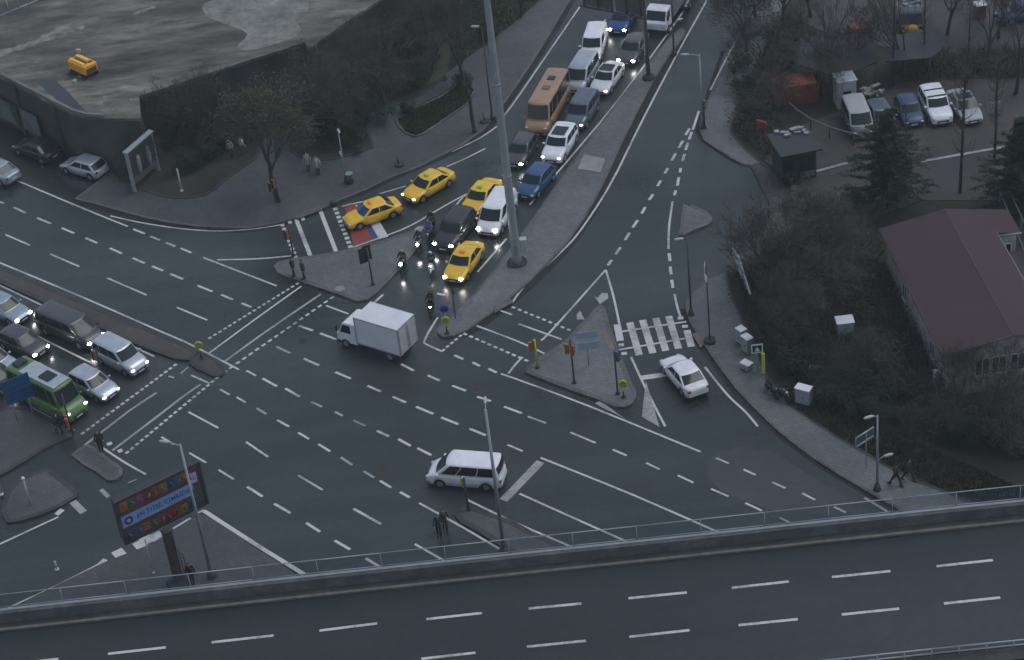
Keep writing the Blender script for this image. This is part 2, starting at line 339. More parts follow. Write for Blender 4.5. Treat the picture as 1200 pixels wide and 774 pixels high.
raised('pavement', [(120,660),(150,648),(176,638),(202,622),(236,602),(246,606),(290,636),(340,668),(360,690),(200,740),(20,740),(30,704),(70,684)], .06, PAVE_D)
raised('pavement', [(532,603),(537,598),(548,592),(570,600),(600,610),(625,624),(660,640),(680,652),(640,668),(600,648),(562,624),(540,612)], .13, PAVE_D, KERBD, .35)
# tactile strips
def flat(name, polys, z, m_):
    mb = MB()
    for p in polys: mb.prism(P2(p, z), None, z)
    return tag(mb.build(name, m_), kind='structure')
flat('tactile_paving', [[(706,392),(712,389),(720,408),(716,413)], [(811,392),(817,389),(826,402),(821,408)]], .15, OCHRE)
flat('ramp', [[(345,252),(375,241),(378,246),(348,257)], [(668,397),(673,400),(634,423),(630,419)], [(534,366),(552,348),(554,352),(538,372)], [(578,360),(598,350),(602,354),(580,367)]], .15, KERB)
flat('pale_paving', [[(684,181),(709,186),(704,202),(677,198)], [(394,336),(402,335),(405,339),(398,342),(392,340)]], .15, mat('pale_slab', (.24,.25,.26), .6, 0, .15, 1.5))

# painted markings -----------------------------------------------------------
MK = MB(); WK = MB(); ZC = [0]
def nz():
    ZC[0] += 1; return .006+ZC[0]*1e-4
def seg(ox, oy, *pts, w=.16, mb=None, k=3.87):
    for i in range(0, len(pts), 4):
        a, b = G(ox, oy, *pts[i:i+4], k=k); ribbon(mb or MK, [W(*a), W(*b)], w, nz())
def line(ox, oy, *pts, w=.16, mb=None, k=3.87, sm=3):
    q = G(ox, oy, *pts, k=k)
    if len(q) > 2: q = smooth_poly(q, False, sm)
    ribbon(mb or MK, [W(*p) for p in q], w, nz())
def dashed(a, b, n, fill=.55, w=.2, mb=None):
    A, B = W(*a), W(*b); zz = nz()
    for i in range(n):
        ribbon(mb or MK, [A.lerp(B, i/n), A.lerp(B, (i+fill)/n)], w, zz)
# north-west carriageway
line(0,190, -60,30, 85,88, 350,200, 580,293)
seg(0,190, 605,305,657,326, 682,338,725,355, 752,366,795,383, 820,392,868,412, w=.2)
line(0,190, 922,434, 1254,562)
line(0,190, 985,444, 1161,440, 1324,426)
seg(0,190, -90,145,-40,165, -15,178,18,187, 62,206,115,231, 168,254,231,280, 280,300,337,324, 388,345,441,368, 498,391,553,416, 602,436,656,460, 690,473,740,494, 772,508,831,532, 896,561,963,588, 1003,602,1056,625, 1096,641,1140,659, w=.2)
seg(0,190, -180,240,-60,293, 25,330,135,378, 228,418,360,475, 487,527,665,604, 802,660,940,718)
line(0,190, -100,418, 0,458, 370,612, 740,774, 868,830, 1083,942)
line(0,190, -100,515, 0,560, 200,655)
line(0,190, 500,245, 620,272, 740,292, 850,306, 1000,314, 1161,303, 1281,284, w=.14)
# main road south-east of the crossing
seg(300,380, 195,8,258,30, 290,42,365,70, 92,103,155,132, 217,157,287,188, 360,218,430,248, 505,280,567,307, 620,330,680,356, 726,375,804,408, 840,424,918,455, 968,475,1042,505, w=.2)
seg(300,380, 658,182,716,212, 778,233,833,257, 890,280,952,303, 1003,330,1065,350, 1125,375,1206,405, w=.2)
seg(300,380, 30,247,95,283, 133,292,198,330, 548,484,603,510, 645,522,702,553, 732,563,795,595, w=.2)
seg(300,380, 250,353,300,376, 358,398,393,417, 442,437,497,463, 385,605,437,640, 488,668,537,698, w=.18, mb=WK)
seg(300,380, 3,382,46,408, 97,436,150,466, 192,493,241,522, 283,545,336,578, 562,711,613,742, w=.18)
seg(300,380, -45,535,55,603, 192,687,302,753)
seg(300,190, 318,652,420,690)
seg(300,380, 900,142,940,160, 982,174,1015,191, 1055,203,1092,221, w=.2)
line(300,380, 1110,228, 1161,243, 1516,375, 2016,580)
line(300,380, 825,-30, 790,25, 765,75, 772,92, 845,125)
dashed((518,412), (543,391), 5, .6); dashed((543,391), (622,425), 11, .6)
line(300,380, 1000,8, 1190,80, 1310,135)
line(300,380, 1145,225, 1180,180, 1210,150)
seg(600,380, 72,420,155,450, 265,492,380,540, 457,570,520,597, 608,630,670,660, 752,687,823,720, 903,748,983,783, 1058,812,1133,847)
seg(600,380, 925,608,983,633, 1050,660,1105,685, 1180,718,1240,745, 1316,768,1375,798, 1460,830,1514,855)
seg(600,380, -20,548,48,577)
line(600,380, 130,607, 545,774, 925,940)
line(600,380, 130,625, 0,760, -40,800, w=.6, mb=WK)
line(600,380, 540,150, 610,300, 695,465)
seg(600,380, 585,245,705,228, w=.5)
line(600,380, 875,195, 930,265, 990,335, 1060,400, 1115,465)
line(600,380, 30,0, 225,70); line(600,380, 0,-42, -150,-95)
line(600,190, 500,0, 430,130, 360,240, 280,350, 180,450, 60,560, 0,640)
line(600,0, 1000,-220, 885,0, 755,235, 600,530, 480,774, 466,800)
seg(600,190, 707,28,693,53, 675,85,660,110, 640,147,622,173, 605,205,588,235, 570,265,548,298, 533,322,513,355, 492,388,470,420, 452,445,435,470, w=.22)
seg(600,190, 765,28,762,48, 757,70,750,108, 742,130,737,152, 712,415,717,450, 717,475,722,510, 724,535,730,572, w=.22)
line(600,190, 728,180, 712,300, 710,395); line(600,190, 737,600, 750,660, 768,715)
line(600,190, 425,490, 175,770, 130,810); line(600,190, 425,490, 460,610, 487,735)
dashed((600,360), (672,389), 10, .55)
seg(600,0, 848,505,820,590, w=.2); seg(600,0, 805,585,787,615, 815,600,803,635, 775,640,757,672, 798,650,787,682, 742,698,725,730, 783,700,773,732, w=.22)
line(600,0, 1040,130, 1010,195, 955,300, 900,410)
line(600,0, 308,32, 155,255, 0,480, -45,535); line(600,0, -68,575, -150,630, -275,690, w=.16)
line(600,0, 815,0, 640,245, 450,495, 215,774, 80,930); line(600,0, 740,30, 690,90); seg(600,0, 425,90,410,110)
line(300,190, 1135,350, 1005,500, w=.16)
line(300,190, 390,203, 430,192, 500,178); line(300,190, 560,145, 620,128, 680,110); line(300,190, 865,22, 940,-10, 1040,-60)
line(300,190, 440,388, 590,335, 700,290, 830,215, 955,145); line(300,190, 845,280, 925,175, 955,145)
seg(300,190, 535,268,580,345, w=.75, mb=MK)
seg(300,190, 535,640,577,602, 820,598,858,605, w=.2)
dashed((330.5,263), (348,305), 9, .6, .3); seg(300,190, 180,255,250,435, 293,225,365,412, w=.32)
dashed((392.5,244), (412,293), 10, .6, .35)
for p in ((153,272),(212,258)): seg(300,190, p[0]-8,p[1]+2,p[0]+8,p[1]-2, w=.6)
# diagonal crossing over the main road
dashed((350,332), (242,399), 19, .58, .2); dashed((207,427), (93,511), 20, .62, .22, MK)
line(300,190, 205,565, 0,712, -215,870); line(300,190, 295,600, 40,774, -140,905, mb=WK, w=.2)
dashed((391,348), (258,440), 18, .58, .2); dashed((256,442), (145,534), 20, .6, .22, MK)
line(0,380, 710,312, 600,385, 540,430, 385,550, mb=WK, w=.2); line(0,380, 910,275, 830,330, 740,400, 510,575, mb=WK, w=.2)
line(0,380, 855,195, 820,225, mb=WK); seg(0,380, 765,237,790,245, mb=WK)
seg(0,380, 868,233,950,270, 998,297,1042,322, 1073,332,1115,357, 1117,212,1161,235, 855,400,990,472, 732,513,790,548, 858,585,935,630, 992,662,1060,705)
line(0,380, 467,563, 560,625, 662,683); seg(0,380, 697,702,718,716)
seg(0,380, 580,722,620,705, 400,550,470,595, w=.14, mb=WK)
line(0,380, 167,55, 440,190); line(0,380, 455,35, 700,148); seg(0,380, 145,380,252,440, 295,458,335,485, w=.2)
seg(0,380, 485,548,508,540, 535,580,555,572, w=.35)
# south-west
seg(0,574, 458,0,493,35, w=.3, mb=WK); seg(0,574, 330,55,380,105, w=.5, mb=WK); seg(0,574, 265,125,0,248); line(0,574, 0,248, -120,300)
line(0,574, 470,328, 260,435, 65,525, -60,590, w=.14)
for p in ((270,103),(465,330)): seg(0,574, p[0]-10,p[1]-4,p[0]+10,p[1]+4, w=.6)
flatmarks = [(540,290),(635,250),(665,230),(710,213)]
for p in flatmarks: seg(0,574, p[0]-12,p[1]-14,p[0]+12,p[1]+14, w=.75)
mb2 = MK
def seg6(ox, oy, *pts, w=.16): 
    for i in range(0, len(pts), 4):
        a, b = G(ox, oy, *pts[i:i+4]); ribbon(MK, [W(*a, .06), W(*b, .06)], w, .075)
seg6(0,574, 925,97,1161,250, 1161,250,1379,385, w=.3)
seg(0,574, 925,93,900,106, w=.14); seg(0,574, 865,130,785,178)
seg(300,574, -40,-12,30,33, 82,65,157,108, 228,152,291,193, 357,232,427,273, 498,313,575,360, 443,88,567,158, 653,12,697,37, w=.2)
line(300,574, 740,62, 930,168, 1118,278, 1230,340); line(300,574, 720,248, 850,322, 950,380); line(300,574, 958,47, 1161,145, 1441,265, 1560,320)
line(600,574, 35,20, 280,130, 515,235, 640,290); line(600,574, 925,190, 1040,240)
seg(900,574, 437,38,540,100, 52,128,103,153, mb=WK)
# zebra
for a in ((155,205,180,335),(253,190,328,445),(353,170,435,430),(457,155,535,412),(557,140,635,395),(700,250,735,380)): seg(700,350, *a, w=.5, k=6.667)
q = G(700,350, 140,270,695,185, k=6.667); ribbon(MK, [W(*q[0]), W(*q[1])], .2, nz()+.012)
q = G(700,350, 170,405,690,315, k=6.667); ribbon(MK, [W(*q[0]), W(*q[1])], .2, nz()+.012)
for p in ((187,365),(210,432),(650,155),(685,220)): seg(700,350, p[0]-22,p[1]+2,p[0]+22,p[1]-2, w=.35, k=6.667)
# arrows and painted gores
def poly_mark(pix, mb=MK): mb.prism(P2(pix, 0), None, nz())
poly_mark([(676,369),(680,365),(685,375),(676,375)]); poly_mark([(696,347),(700,350),(705,344),(712,344),(713,350),(703,357)], WK)
poly_mark([(757,447),(756,455),(752,489),(773,501)], WK)
poly_mark([(483,272),(489,266),(499,265),(494,272)], WK); poly_mark([(450,282),(458,279),(465,281),(460,284)])
poly_mark([(697,473),(705,478),(735,492),(726,487),(704,470)], WK)
tag(MK.build('road_markings', WHITE), kind='structure'); tag(WK.build('road_markings', WORN), kind='structure')
flat('road_markings', [[(404,243),(418,239),(437,282),(415,290)], [(665,447),(672,448),(694,462),(690,468)]], .006, REDP)
flat('road_markings', [[(418,239),(428,236),(447,279),(437,282)]], .006, BLUEP)
# damp dark patches where tyres and parked vehicles drip
def blob(x, y, rx, ry, seed, z=.005, name='wet_patch', m_=None):
    rnd = random.Random(seed); mb = MB()
    pts = [(x+rx*math.cos(a)*(1+rnd.uniform(-.22, .22)), y+ry*math.sin(a)*(1+rnd.uniform(-.22, .22))) for a in [2*math.pi*i/12 for i in range(12)]]
    mb.prism(P2(smooth_poly(pts, True, 3), z), None, z); return tag(mb.build(name, m_ or WET), kind='structure')
WET = surface('wet_asphalt', (.033, .038, .042), (.041, .047, .052), (.052, .060, .066), .1, 2.5, (.3, .5), .2)
mb = MB(); mb.prism(P2(smooth_poly([(828,548),(842,530),(868,524),(884,530),(902,528),(930,545),(962,566),(1002,588),(1020,604),(990,604),(950,603),(915,600),(880,590),(850,578),(836,566)], True, 2), .005), None, .005); tag(mb.build('asphalt_patch', WET), kind='structure')
mh = MB()
for px, py, r in ((447,548,.42),(355,400,.35),(690,230,.35),(560,452,.35)):
    p = W(px, py); mh.add([(p.x+r*math.cos(a*.524), p.y+r*math.sin(a*.524), .011) for a in range(12)], [tuple(range(12))])
tag(mh.build('manhole_cover', mat('cast_iron', (.05,.04,.035), .6, .3, .3, 8)), kind='structure')

# raised concrete platform, upper left -------------------------------------
PZ = 5.0
plat = [(-160,14),(0,90),(45,113),(85,133),(100,137),(122,139),(165,139),(163,113),(230,91),(300,68),(357,50),(362,58),(378,46),(405,26),(450,-3),(560,-80),(-160,-80)]
bld = empty('retaining_platform', W(163,139))
tag(bld, 'large raised concrete platform with stained light grey top and dark retaining walls', 'platform')
def local(o, parent): o.parent = parent; o.matrix_parent_inverse = parent.matrix_world.inverted(); return o
def inv(o, root):
    o.parent = root; o.location = -root.location if root.rotation_euler.z == 0 else o.location; return o
poly = P2(plat, PZ)
mb = MB(); mb.prism(poly, PZ-.25, PZ); inv(mb.build('top_slab', SLAB), bld)
s_ = 1 if area(poly) > 0 else -1
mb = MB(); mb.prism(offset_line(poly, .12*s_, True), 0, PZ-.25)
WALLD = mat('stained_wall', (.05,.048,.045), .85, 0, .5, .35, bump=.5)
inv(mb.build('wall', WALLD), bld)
mb = MB()
ed = poly[1:6]
a = offset_line(ed, .05*s_); b = offset_line(ed, .30*s_)
for i in range(len(ed)-1):
    mb.add([(*a[i], PZ), (*a[i+1], PZ), (*b[i+1], PZ), (*b[i], PZ), (*a[i], PZ+.25), (*a[i+1], PZ+.25), (*b[i+1], PZ+.25), (*b[i], PZ+.25)],
           [(4,5,6,7),(0,1,5,4),(1,2,6,5),(2,3,7,6),(3,0,4,7)])
inv(mb.build('coping', CONC), bld)
# buttresses and mural along the wall
mb = MB(); mur = MB()
wl = offset_line(poly, -.02*s_, True)
for i in (1, 2, 3):
    A, B = Vector(wl[i]), Vector(wl[i+1]); L_ = (B-A).length; t = (B-A)/L_
    for k in range(int(L_/4)):
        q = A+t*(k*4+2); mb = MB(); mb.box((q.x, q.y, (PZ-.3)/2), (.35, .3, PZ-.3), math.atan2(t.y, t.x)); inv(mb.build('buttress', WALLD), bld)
mmat = bpy.data.materials.new('mural'); mmat.use_nodes = True; t_ = mmat.node_tree; p_ = t_.nodes['Principled BSDF']
vo = t_.nodes.new('ShaderNodeTexVoronoi'); vo.inputs['Scale'].default_value = .55; ge = t_.nodes.new('ShaderNodeNewGeometry'); t_.links.new(ge.outputs['Position'], vo.inputs['Vector'])
hh = t_.nodes.new('ShaderNodeHueSaturation'); hh.inputs['Saturation'].default_value = .22; hh.inputs['Value'].default_value = .15
t_.links.new(vo.outputs['Color'], hh.inputs['Color']); t_.links.new(hh.outputs[0], p_.inputs['Base Color']); p_.inputs['Roughness'].default_value = .8
A, B = Vector(wl[0]), Vector(wl[2]); 
for (u0, u1) in ((.55, .72), (.74, .86), (.88, .97)):
    a_, b_ = A.lerp(B, u0), A.lerp(B, u1); n_ = Vector((-(B-A).y, (B-A).x)).normalized()*(-.22*s_)
    mur.add([(*(a_+n_), .9), (*(b_+n_), .9), (*(b_+n_), 2.9), (*(a_+n_), 2.9)], [(0, 1, 2, 3)])
inv(mur.build('mural', mmat), bld)
# wet streaks on the platform, their sheen painted as a paler colour
mb = MB()
def streak(pts, w_):
    q = [W(*p, PZ) for p in smooth_poly(pts, False, 4)]; rnd = random.Random(len(pts)); n = len(q)
    a = []; b = []
    for i, p in enumerate(q):
        ww = w_*(.4+.9*rnd.random())*(1 if 0 < i < n-1 else .2); d = (q[min(i+1, n-1)]-q[max(i-1, 0)]).normalized()
        a.append((p.x-d.y*ww, p.y+d.x*ww, PZ+.006)); b.append((p.x+d.y*ww, p.y-d.x*ww, PZ+.006))
    mb = MB(); mb.add(a+b, [(n+i, n+i+1, i+1, i) for i in range(n-1)])
    inv(mb.build('pale_streak', mat('pale_wet_streak', (.18,.175,.155), .9, 0, .5, 1.5)), bld)
streak([(-60,88),(0,63),(30,54),(52,46),(70,36),(86,33),(100,30)], .7); streak([(155,18),(170,12),(182,8)], .35)
streak([(120,115),(126,113)], .3); streak([(115,120),(122,124)], .3); streak([(133,127),(141,129)], .4); streak([(112,134),(125,131)], .2); streak([(152,118),(160,116)], .3)
mb = MB()
mb.prism(P2([(43,97),(62,92),(80,108),(98,128),(108,136),(90,132),(70,120)], PZ), None, PZ+.005)
inv(mb.build('tar_patch', mat('tar_patch', (.018,.024,.035), .3, 0, .3, .6)), bld)
mb = MB()
mb.prism(P2(smooth_poly([(240,4),(300,-12),(350,-15),(362,10),(345,22),(352,40),(300,58),(278,56),(290,40),(268,30),(245,20)], True, 3), PZ), None, PZ+.005)
inv(mb.build('pale_patch', surface('pale_puddle', (.13,.13,.115), (.18,.178,.158), (.23,.228,.205), .35, 1.2, (.6,.9), .6, grain=.5)), bld)  # bright puddle on the slab, its reflection put into the pale colour
def fence(name, label, pts, z, h, step, m_, rails=(1.0,), r=.03, panel=None, group=None):
    """pts world xy; a fence with posts, rails and an optional panel"""
    root = empty(name, (pts[0][0], pts[0][1], z)); tag(root, label, 'fence', group); o = Vector((pts[0][0], pts[0][1], z))
    rl = MB(); ps = MB(); pm = MB()
    for i in range(len(pts)-1):
        a = Vector((pts[i][0], pts[i][1], z))-o; b = Vector((pts[i+1][0], pts[i+1][1], z))-o; n = max(1, round((b-a).length/step))
        for q in rails: rl.tube([a+Vector((0,0,h*q)), b+Vector((0,0,h*q))], r, 6)
        for k in range(n+(i == len(pts)-2)):
            p = a.lerp(b, k/n); ps = MB(); ps.tube([p, p+Vector((0,0,h))], r*.9, 6); ps.build('post', m_, root)
        if panel:
            pm.add([a+Vector((0,0,.08)), b+Vector((0,0,.08)), b+Vector((0,0,h-.05)), a+Vector((0,0,h-.05))], [(0,1,2,3)])
    rl.build('rail', m_, root)
    if panel: pm.build('mesh_panel', panel, root)
    return root
fence('metal_fence', 'pale metal fence along the far edge of the stained platform', [W(x, y, PZ) for x, y in ((-40,38),(0,22),(57,-2),(90,-18))], PZ, 1.6, 1.0, STEEL, (.15, 1.0), .06)

# flyover at the bottom ----------------------------------------------------
DZ = 6.5
kl = [(-260,768),(-120,753),(0,740),(150,723.5),(300,707),(450,691),(600,675),(750,659.5),(900,643.5),(1050,627.5),(1200,612),(1330,598.5),(1480,583)]
kw = [W(x, y, DZ) for x, y in kl]
K = [(p.x, p.y) for p in kw]
sg = 1          # left normal of a left-to-right line points away from the camera
far = lambda d: offset_line(K, d)
def band(name, d0, d1, z0, z1, m_, kind='structure', z1b=None, parent=None):
    a, b = far(d0), far(d1); n = len(K); mb = MB(); zb = z1 if z1b is None else z1b
    vs = [(*p, z0) for p in a]+[(*p, z1) for p in a]+[(*p, zb) for p in b]+[(*p, z0) for p in b]
    fs = []
    for i in range(n-1):
        for k in range(4):
            k2 = (k+1) % 4; fs.append((k*n+i, k*n+i+1, k2*n+i+1, k2*n+i))
    mb.add(vs, fs); o = mb.build(name, m_, parent)
    if kind and not parent: tag(o, kind=kind)
    return o
band('flyover_deck', -9.6, -.06, DZ-1.3, DZ, DECK)
band('flyover_kerb', -.06, .12, DZ-1.3, DZ+.12, mat('kerb_edge', (.13,.125,.11), .8, 0, .25, 2))
band('flyover_gutter', .12, .62, DZ-1.3, DZ+.02, CONCD)
par = band('concrete_parapet', .62, 1.0, DZ-1.3, DZ+.75, surface('parapet_concrete', (.055,.06,.061), (.08,.086,.087), (.115,.121,.12), .5, 2.0, (.6,.8), .3), None)
tag(par, 'long weathered concrete parapet along the far edge of the flyover', 'parapet')
MESHM = bpy.data.materials.new('screen_mesh'); MESHM.use_nodes = True; t_ = MESHM.node_tree; p_ = t_.nodes['Principled BSDF']
p_.inputs['Base Color'].default_value = (.06,.10,.13,1); p_.inputs['Roughness'].default_value = .4; p_.inputs['Alpha'].default_value = .26
fr = far(1.12)
cap_ = band('capping_rail', .84, 1.02, DZ+.752, DZ+.80, STEEL, None); tag(cap_, 'grey metal capping strip on top of the flyover parapet', 'capping')
rail = fence('mesh_railing', 'thin steel railing with bluish see-through mesh on the far side of the flyover parapet', fr, DZ+.30, 1.45, 4.4, STEEL, (.34, 1.0), .032, MESHM)
# near railing on the flyover's lower edge
fence('steel_guard_rail', 'low steel guard rail with short posts on the near edge of the flyover', offset_line(K, -9.75), DZ-.2, .75, 1.55, STEEL, (.55, 1.0), .05)
band('flyover_deck', -10.5, -9.6, DZ-1.3, DZ-.05, CONCD)
fence('picket_railing', 'second dark railing with pale posts below the flyover guard rail at the frame corner', offset_line(K, -11.2), DZ-.8, 1.0, 1.5, STEEL, (1.0,), .05)
band('lower_deck', -18, -10.9, DZ-2.3, DZ-.8, CONCD)
dk = MB()
def dseg(ox, oy, *pts):
    for i in range(0, len(pts), 4):
        a, b = G(ox, oy, *pts[i:i+4]); ribbon(dk, [W(*a, DZ), W(*b, DZ)], .19, DZ+.008)
dseg(0,574, 490,745,752,716, 960,693,1241,662, 20,796,265,768)
dseg(300,574, 288,640,550,607, 772,588,1025,560, 750,768,995,740)
dseg(600,574, 75,540,315,517, 528,493,793,467, 997,446,1256,417, 68,713,335,686, 532,668,805,638, 1028,615,1296,588)
dseg(900,574, 290,397,555,370, 765,348,1020,320, 335,567,595,540, 798,517,1053,490, 1240,300,1490,275, 1270,465,1520,440)
dseg(300,574, 250,822,500,795)
tag(dk.build('flyover_markings', WHITE), kind='structure')
# ================================================================== VEHICLES
def paint(name, col, rough=.32, metal=0.0):
    return mat('car_paint_'+name, col, rough, metal, .10, 1.8, coat=.4)
PT = dict(white=paint('white', (.74,.76,.78)), silver=paint('silver', (.45,.50,.54), .3, .4), taxi=paint('yellow', (.82,.50,.025)),
          black=paint('black', (.018,.02,.024)), darkgrey=paint('dark_grey', (.055,.055,.065)), greyblue=paint('grey_blue', (.10,.125,.165), .3, .2),
          blue=paint('blue', (.012,.05,.22)), deepblue=paint('deep_blue', (.02,.07,.18)), tan=paint('tan', (.36,.22,.12), .45),
          green=paint('green', (.085,.17,.045), .45), dirty=paint('dull_white', (.34,.36,.37), .6), grey=paint('mid_grey', (.16,.17,.18), .5),
          dullblue=paint('dull_blue', (.03,.06,.13), .6), bluegrey=paint('pale_blue_grey', (.30,.38,.43), .3, .3))
SPEC = {  # L, W, roof z, belt z, hull top profile, greenhouse xf (base front, roof front, roof rear, base rear), wheel r, side window splits
 'sedan':  (4.55,1.80,1.46,.93,[(0,.54),(.03,.68),(.10,.79),(.25,.91),(.45,.95),(.84,1.01),(.95,1.0),(.985,.93),(1,.78)],(.235,.405,.72,.905),.32,[(.05,.47),(.51,.93)]),
 'hatch':  (4.15,1.78,1.48,.93,[(0,.56),(.05,.72),(.14,.84),(.25,.92),(.5,.95),(.95,.98),(1,.75)],(.22,.40,.86,.985),.32,[(.06,.46),(.50,.93)]),
 'suv':    (4.65,1.88,1.70,1.08,[(0,.65),(.04,.88),(.12,.98),(.25,1.06),(.5,1.08),(.95,1.10),(1,.8)],(.24,.38,.90,.985),.37,[(.05,.40),(.43,.72),(.75,.95)]),
 'mpv':    (4.40,1.84,1.82,1.10,[(0,.62),(.05,.88),(.13,1.0),(.20,1.08),(.5,1.10),(.97,1.12),(1,.8)],(.18,.34,.96,.992),.33,[(.05,.36),(.39,.68),(.71,.95)]),
 'van':    (5.05,1.92,1.93,1.10,[(0,.55),(.02,.80),(.07,.95),(.13,1.08),(.5,1.10),(.97,1.12),(.99,1.0),(1,.7)],(.105,.29,.955,.992),.34,[(.05,.29),(.305,.635),(.65,.95)]),
 'minibus':(6.60,2.10,2.65,1.25,[(0,.65),(.02,.98),(.06,1.15),(.10,1.24),(.5,1.25),(.98,1.25),(1,.7)],(.085,.155,.975,.993),.38,[(.02,.13),(.15,.35),(.37,.58),(.60,.80),(.82,.97)]),
}
def lerp(a, b, t): return a+(b-a)*t
def prof(p, x):
    for i in range(len(p)-1):
        if x <= p[i+1][0]: return lerp(p[i][1], p[i+1][1], (x-p[i][0])/(p[i+1][0]-p[i][0]))
    return p[-1][1]
def bilin(q, u, v):
    a = Vector(q[0]).lerp(Vector(q[1]), u); b = Vector(q[3]).lerp(Vector(q[2]), u); return a.lerp(b, v)
def patch(mb, q, u0, u1, v0, v1, off, sh=0.0, rev=False):
    n = (Vector(q[1])-Vector(q[0])).cross(Vector(q[3])-Vector(q[0])).normalized()*off
    p = [bilin(q, u0+sh*0, v0)+n, bilin(q, u1, v0)+n, bilin(q, u1, v1)+n, bilin(q, u0, v1)+n]
    mb.add(p, [(0, 1, 2, 3)])
def wheel(root, x, y, r, wdt=.21):
    o = empty  # wheel: tyre with a rim child
    t = MB(); s = 1 if y > 0 else -1
    t.tube([(x, y-s*wdt, r), (x, y-s*.02, r), (x, y, r)], [r, r, r*.93], 16)
    w_ = t.build('wheel', BLACK, root)
    k = MB(); k.tube([(x, y-s*.01, r), (x, y+s*.012, r)], [r*.64, r*.56], 12); k.build('rim', RIM, w_)
def hull(L, Wd, pr, axles, rw, z0=.22):
    mb = MB(); xs = sorted(set([0, .004, .015, .035, .06, .1]+[i/26 for i in range(3, 24)]+[.9, .94, .965, .985, .996, 1]+[(L/2-a+d)/L for a in axles for d in (-.37, -.30, -.15, 0, .15, .30, .37)]))
    n = 0; rings = []
    for xf in xs:
        x = L/2-xf*L; e = min(xf, 1-xf)*L; wv = Wd/2*(1-.22*max(0, 1-e/.80)**2.4); zt = prof(pr, xf); zb = z0+.10*max(0, 1-e/.3)
        za = zb
        for a in axles:
            d = abs(x-a)
            if d < rw+.08: za = max(za, rw+math.sqrt((rw+.08)**2-d*d)*.98)
        zm = max(lerp(zb, zt, .5), za+.03)
        h = [(wv*.72, zb), (wv*.97, max(zb+.03, za)), (wv, zm), (wv*.985, zt-.13), (wv*.93, zt-.03), (wv*.70, zt+.005), (wv*.35, zt+.025), (0, zt+.03)]
        h[3] = (h[3][0], max(h[3][1], zm+.02))
        rings.append([(x, y, z) for y, z in h]+[(x, -y, z) for y, z in h[-2::-1]])
    m_ = len(rings[0])
    for r in rings: mb.v += r
    for i in range(len(rings)-1):
        for k in range(m_-1): mb.f.append((i*m_+k, i*m_+k+1, (i+1)*m_+k+1, (i+1)*m_+k)); mb.m.append(0); mb.smooth.append(True)
        mb.f.append((i*m_+m_-1, i*m_, (i+1)*m_, (i+1)*m_+m_-1)); mb.m.append(0); mb.smooth.append(False)
    mb.f.append(tuple(range(m_))[::-1]); mb.m.append(0); mb.smooth.append(False)
    e = (len(rings)-1)*m_; mb.f.append(tuple(range(e, e+m_))); mb.m.append(0); mb.smooth.append(False)
    for a in axles: mb.box((a, 0, rw+.18), (rw*2+.14, Wd*.80, rw*1.1), mi=1)
    return mb
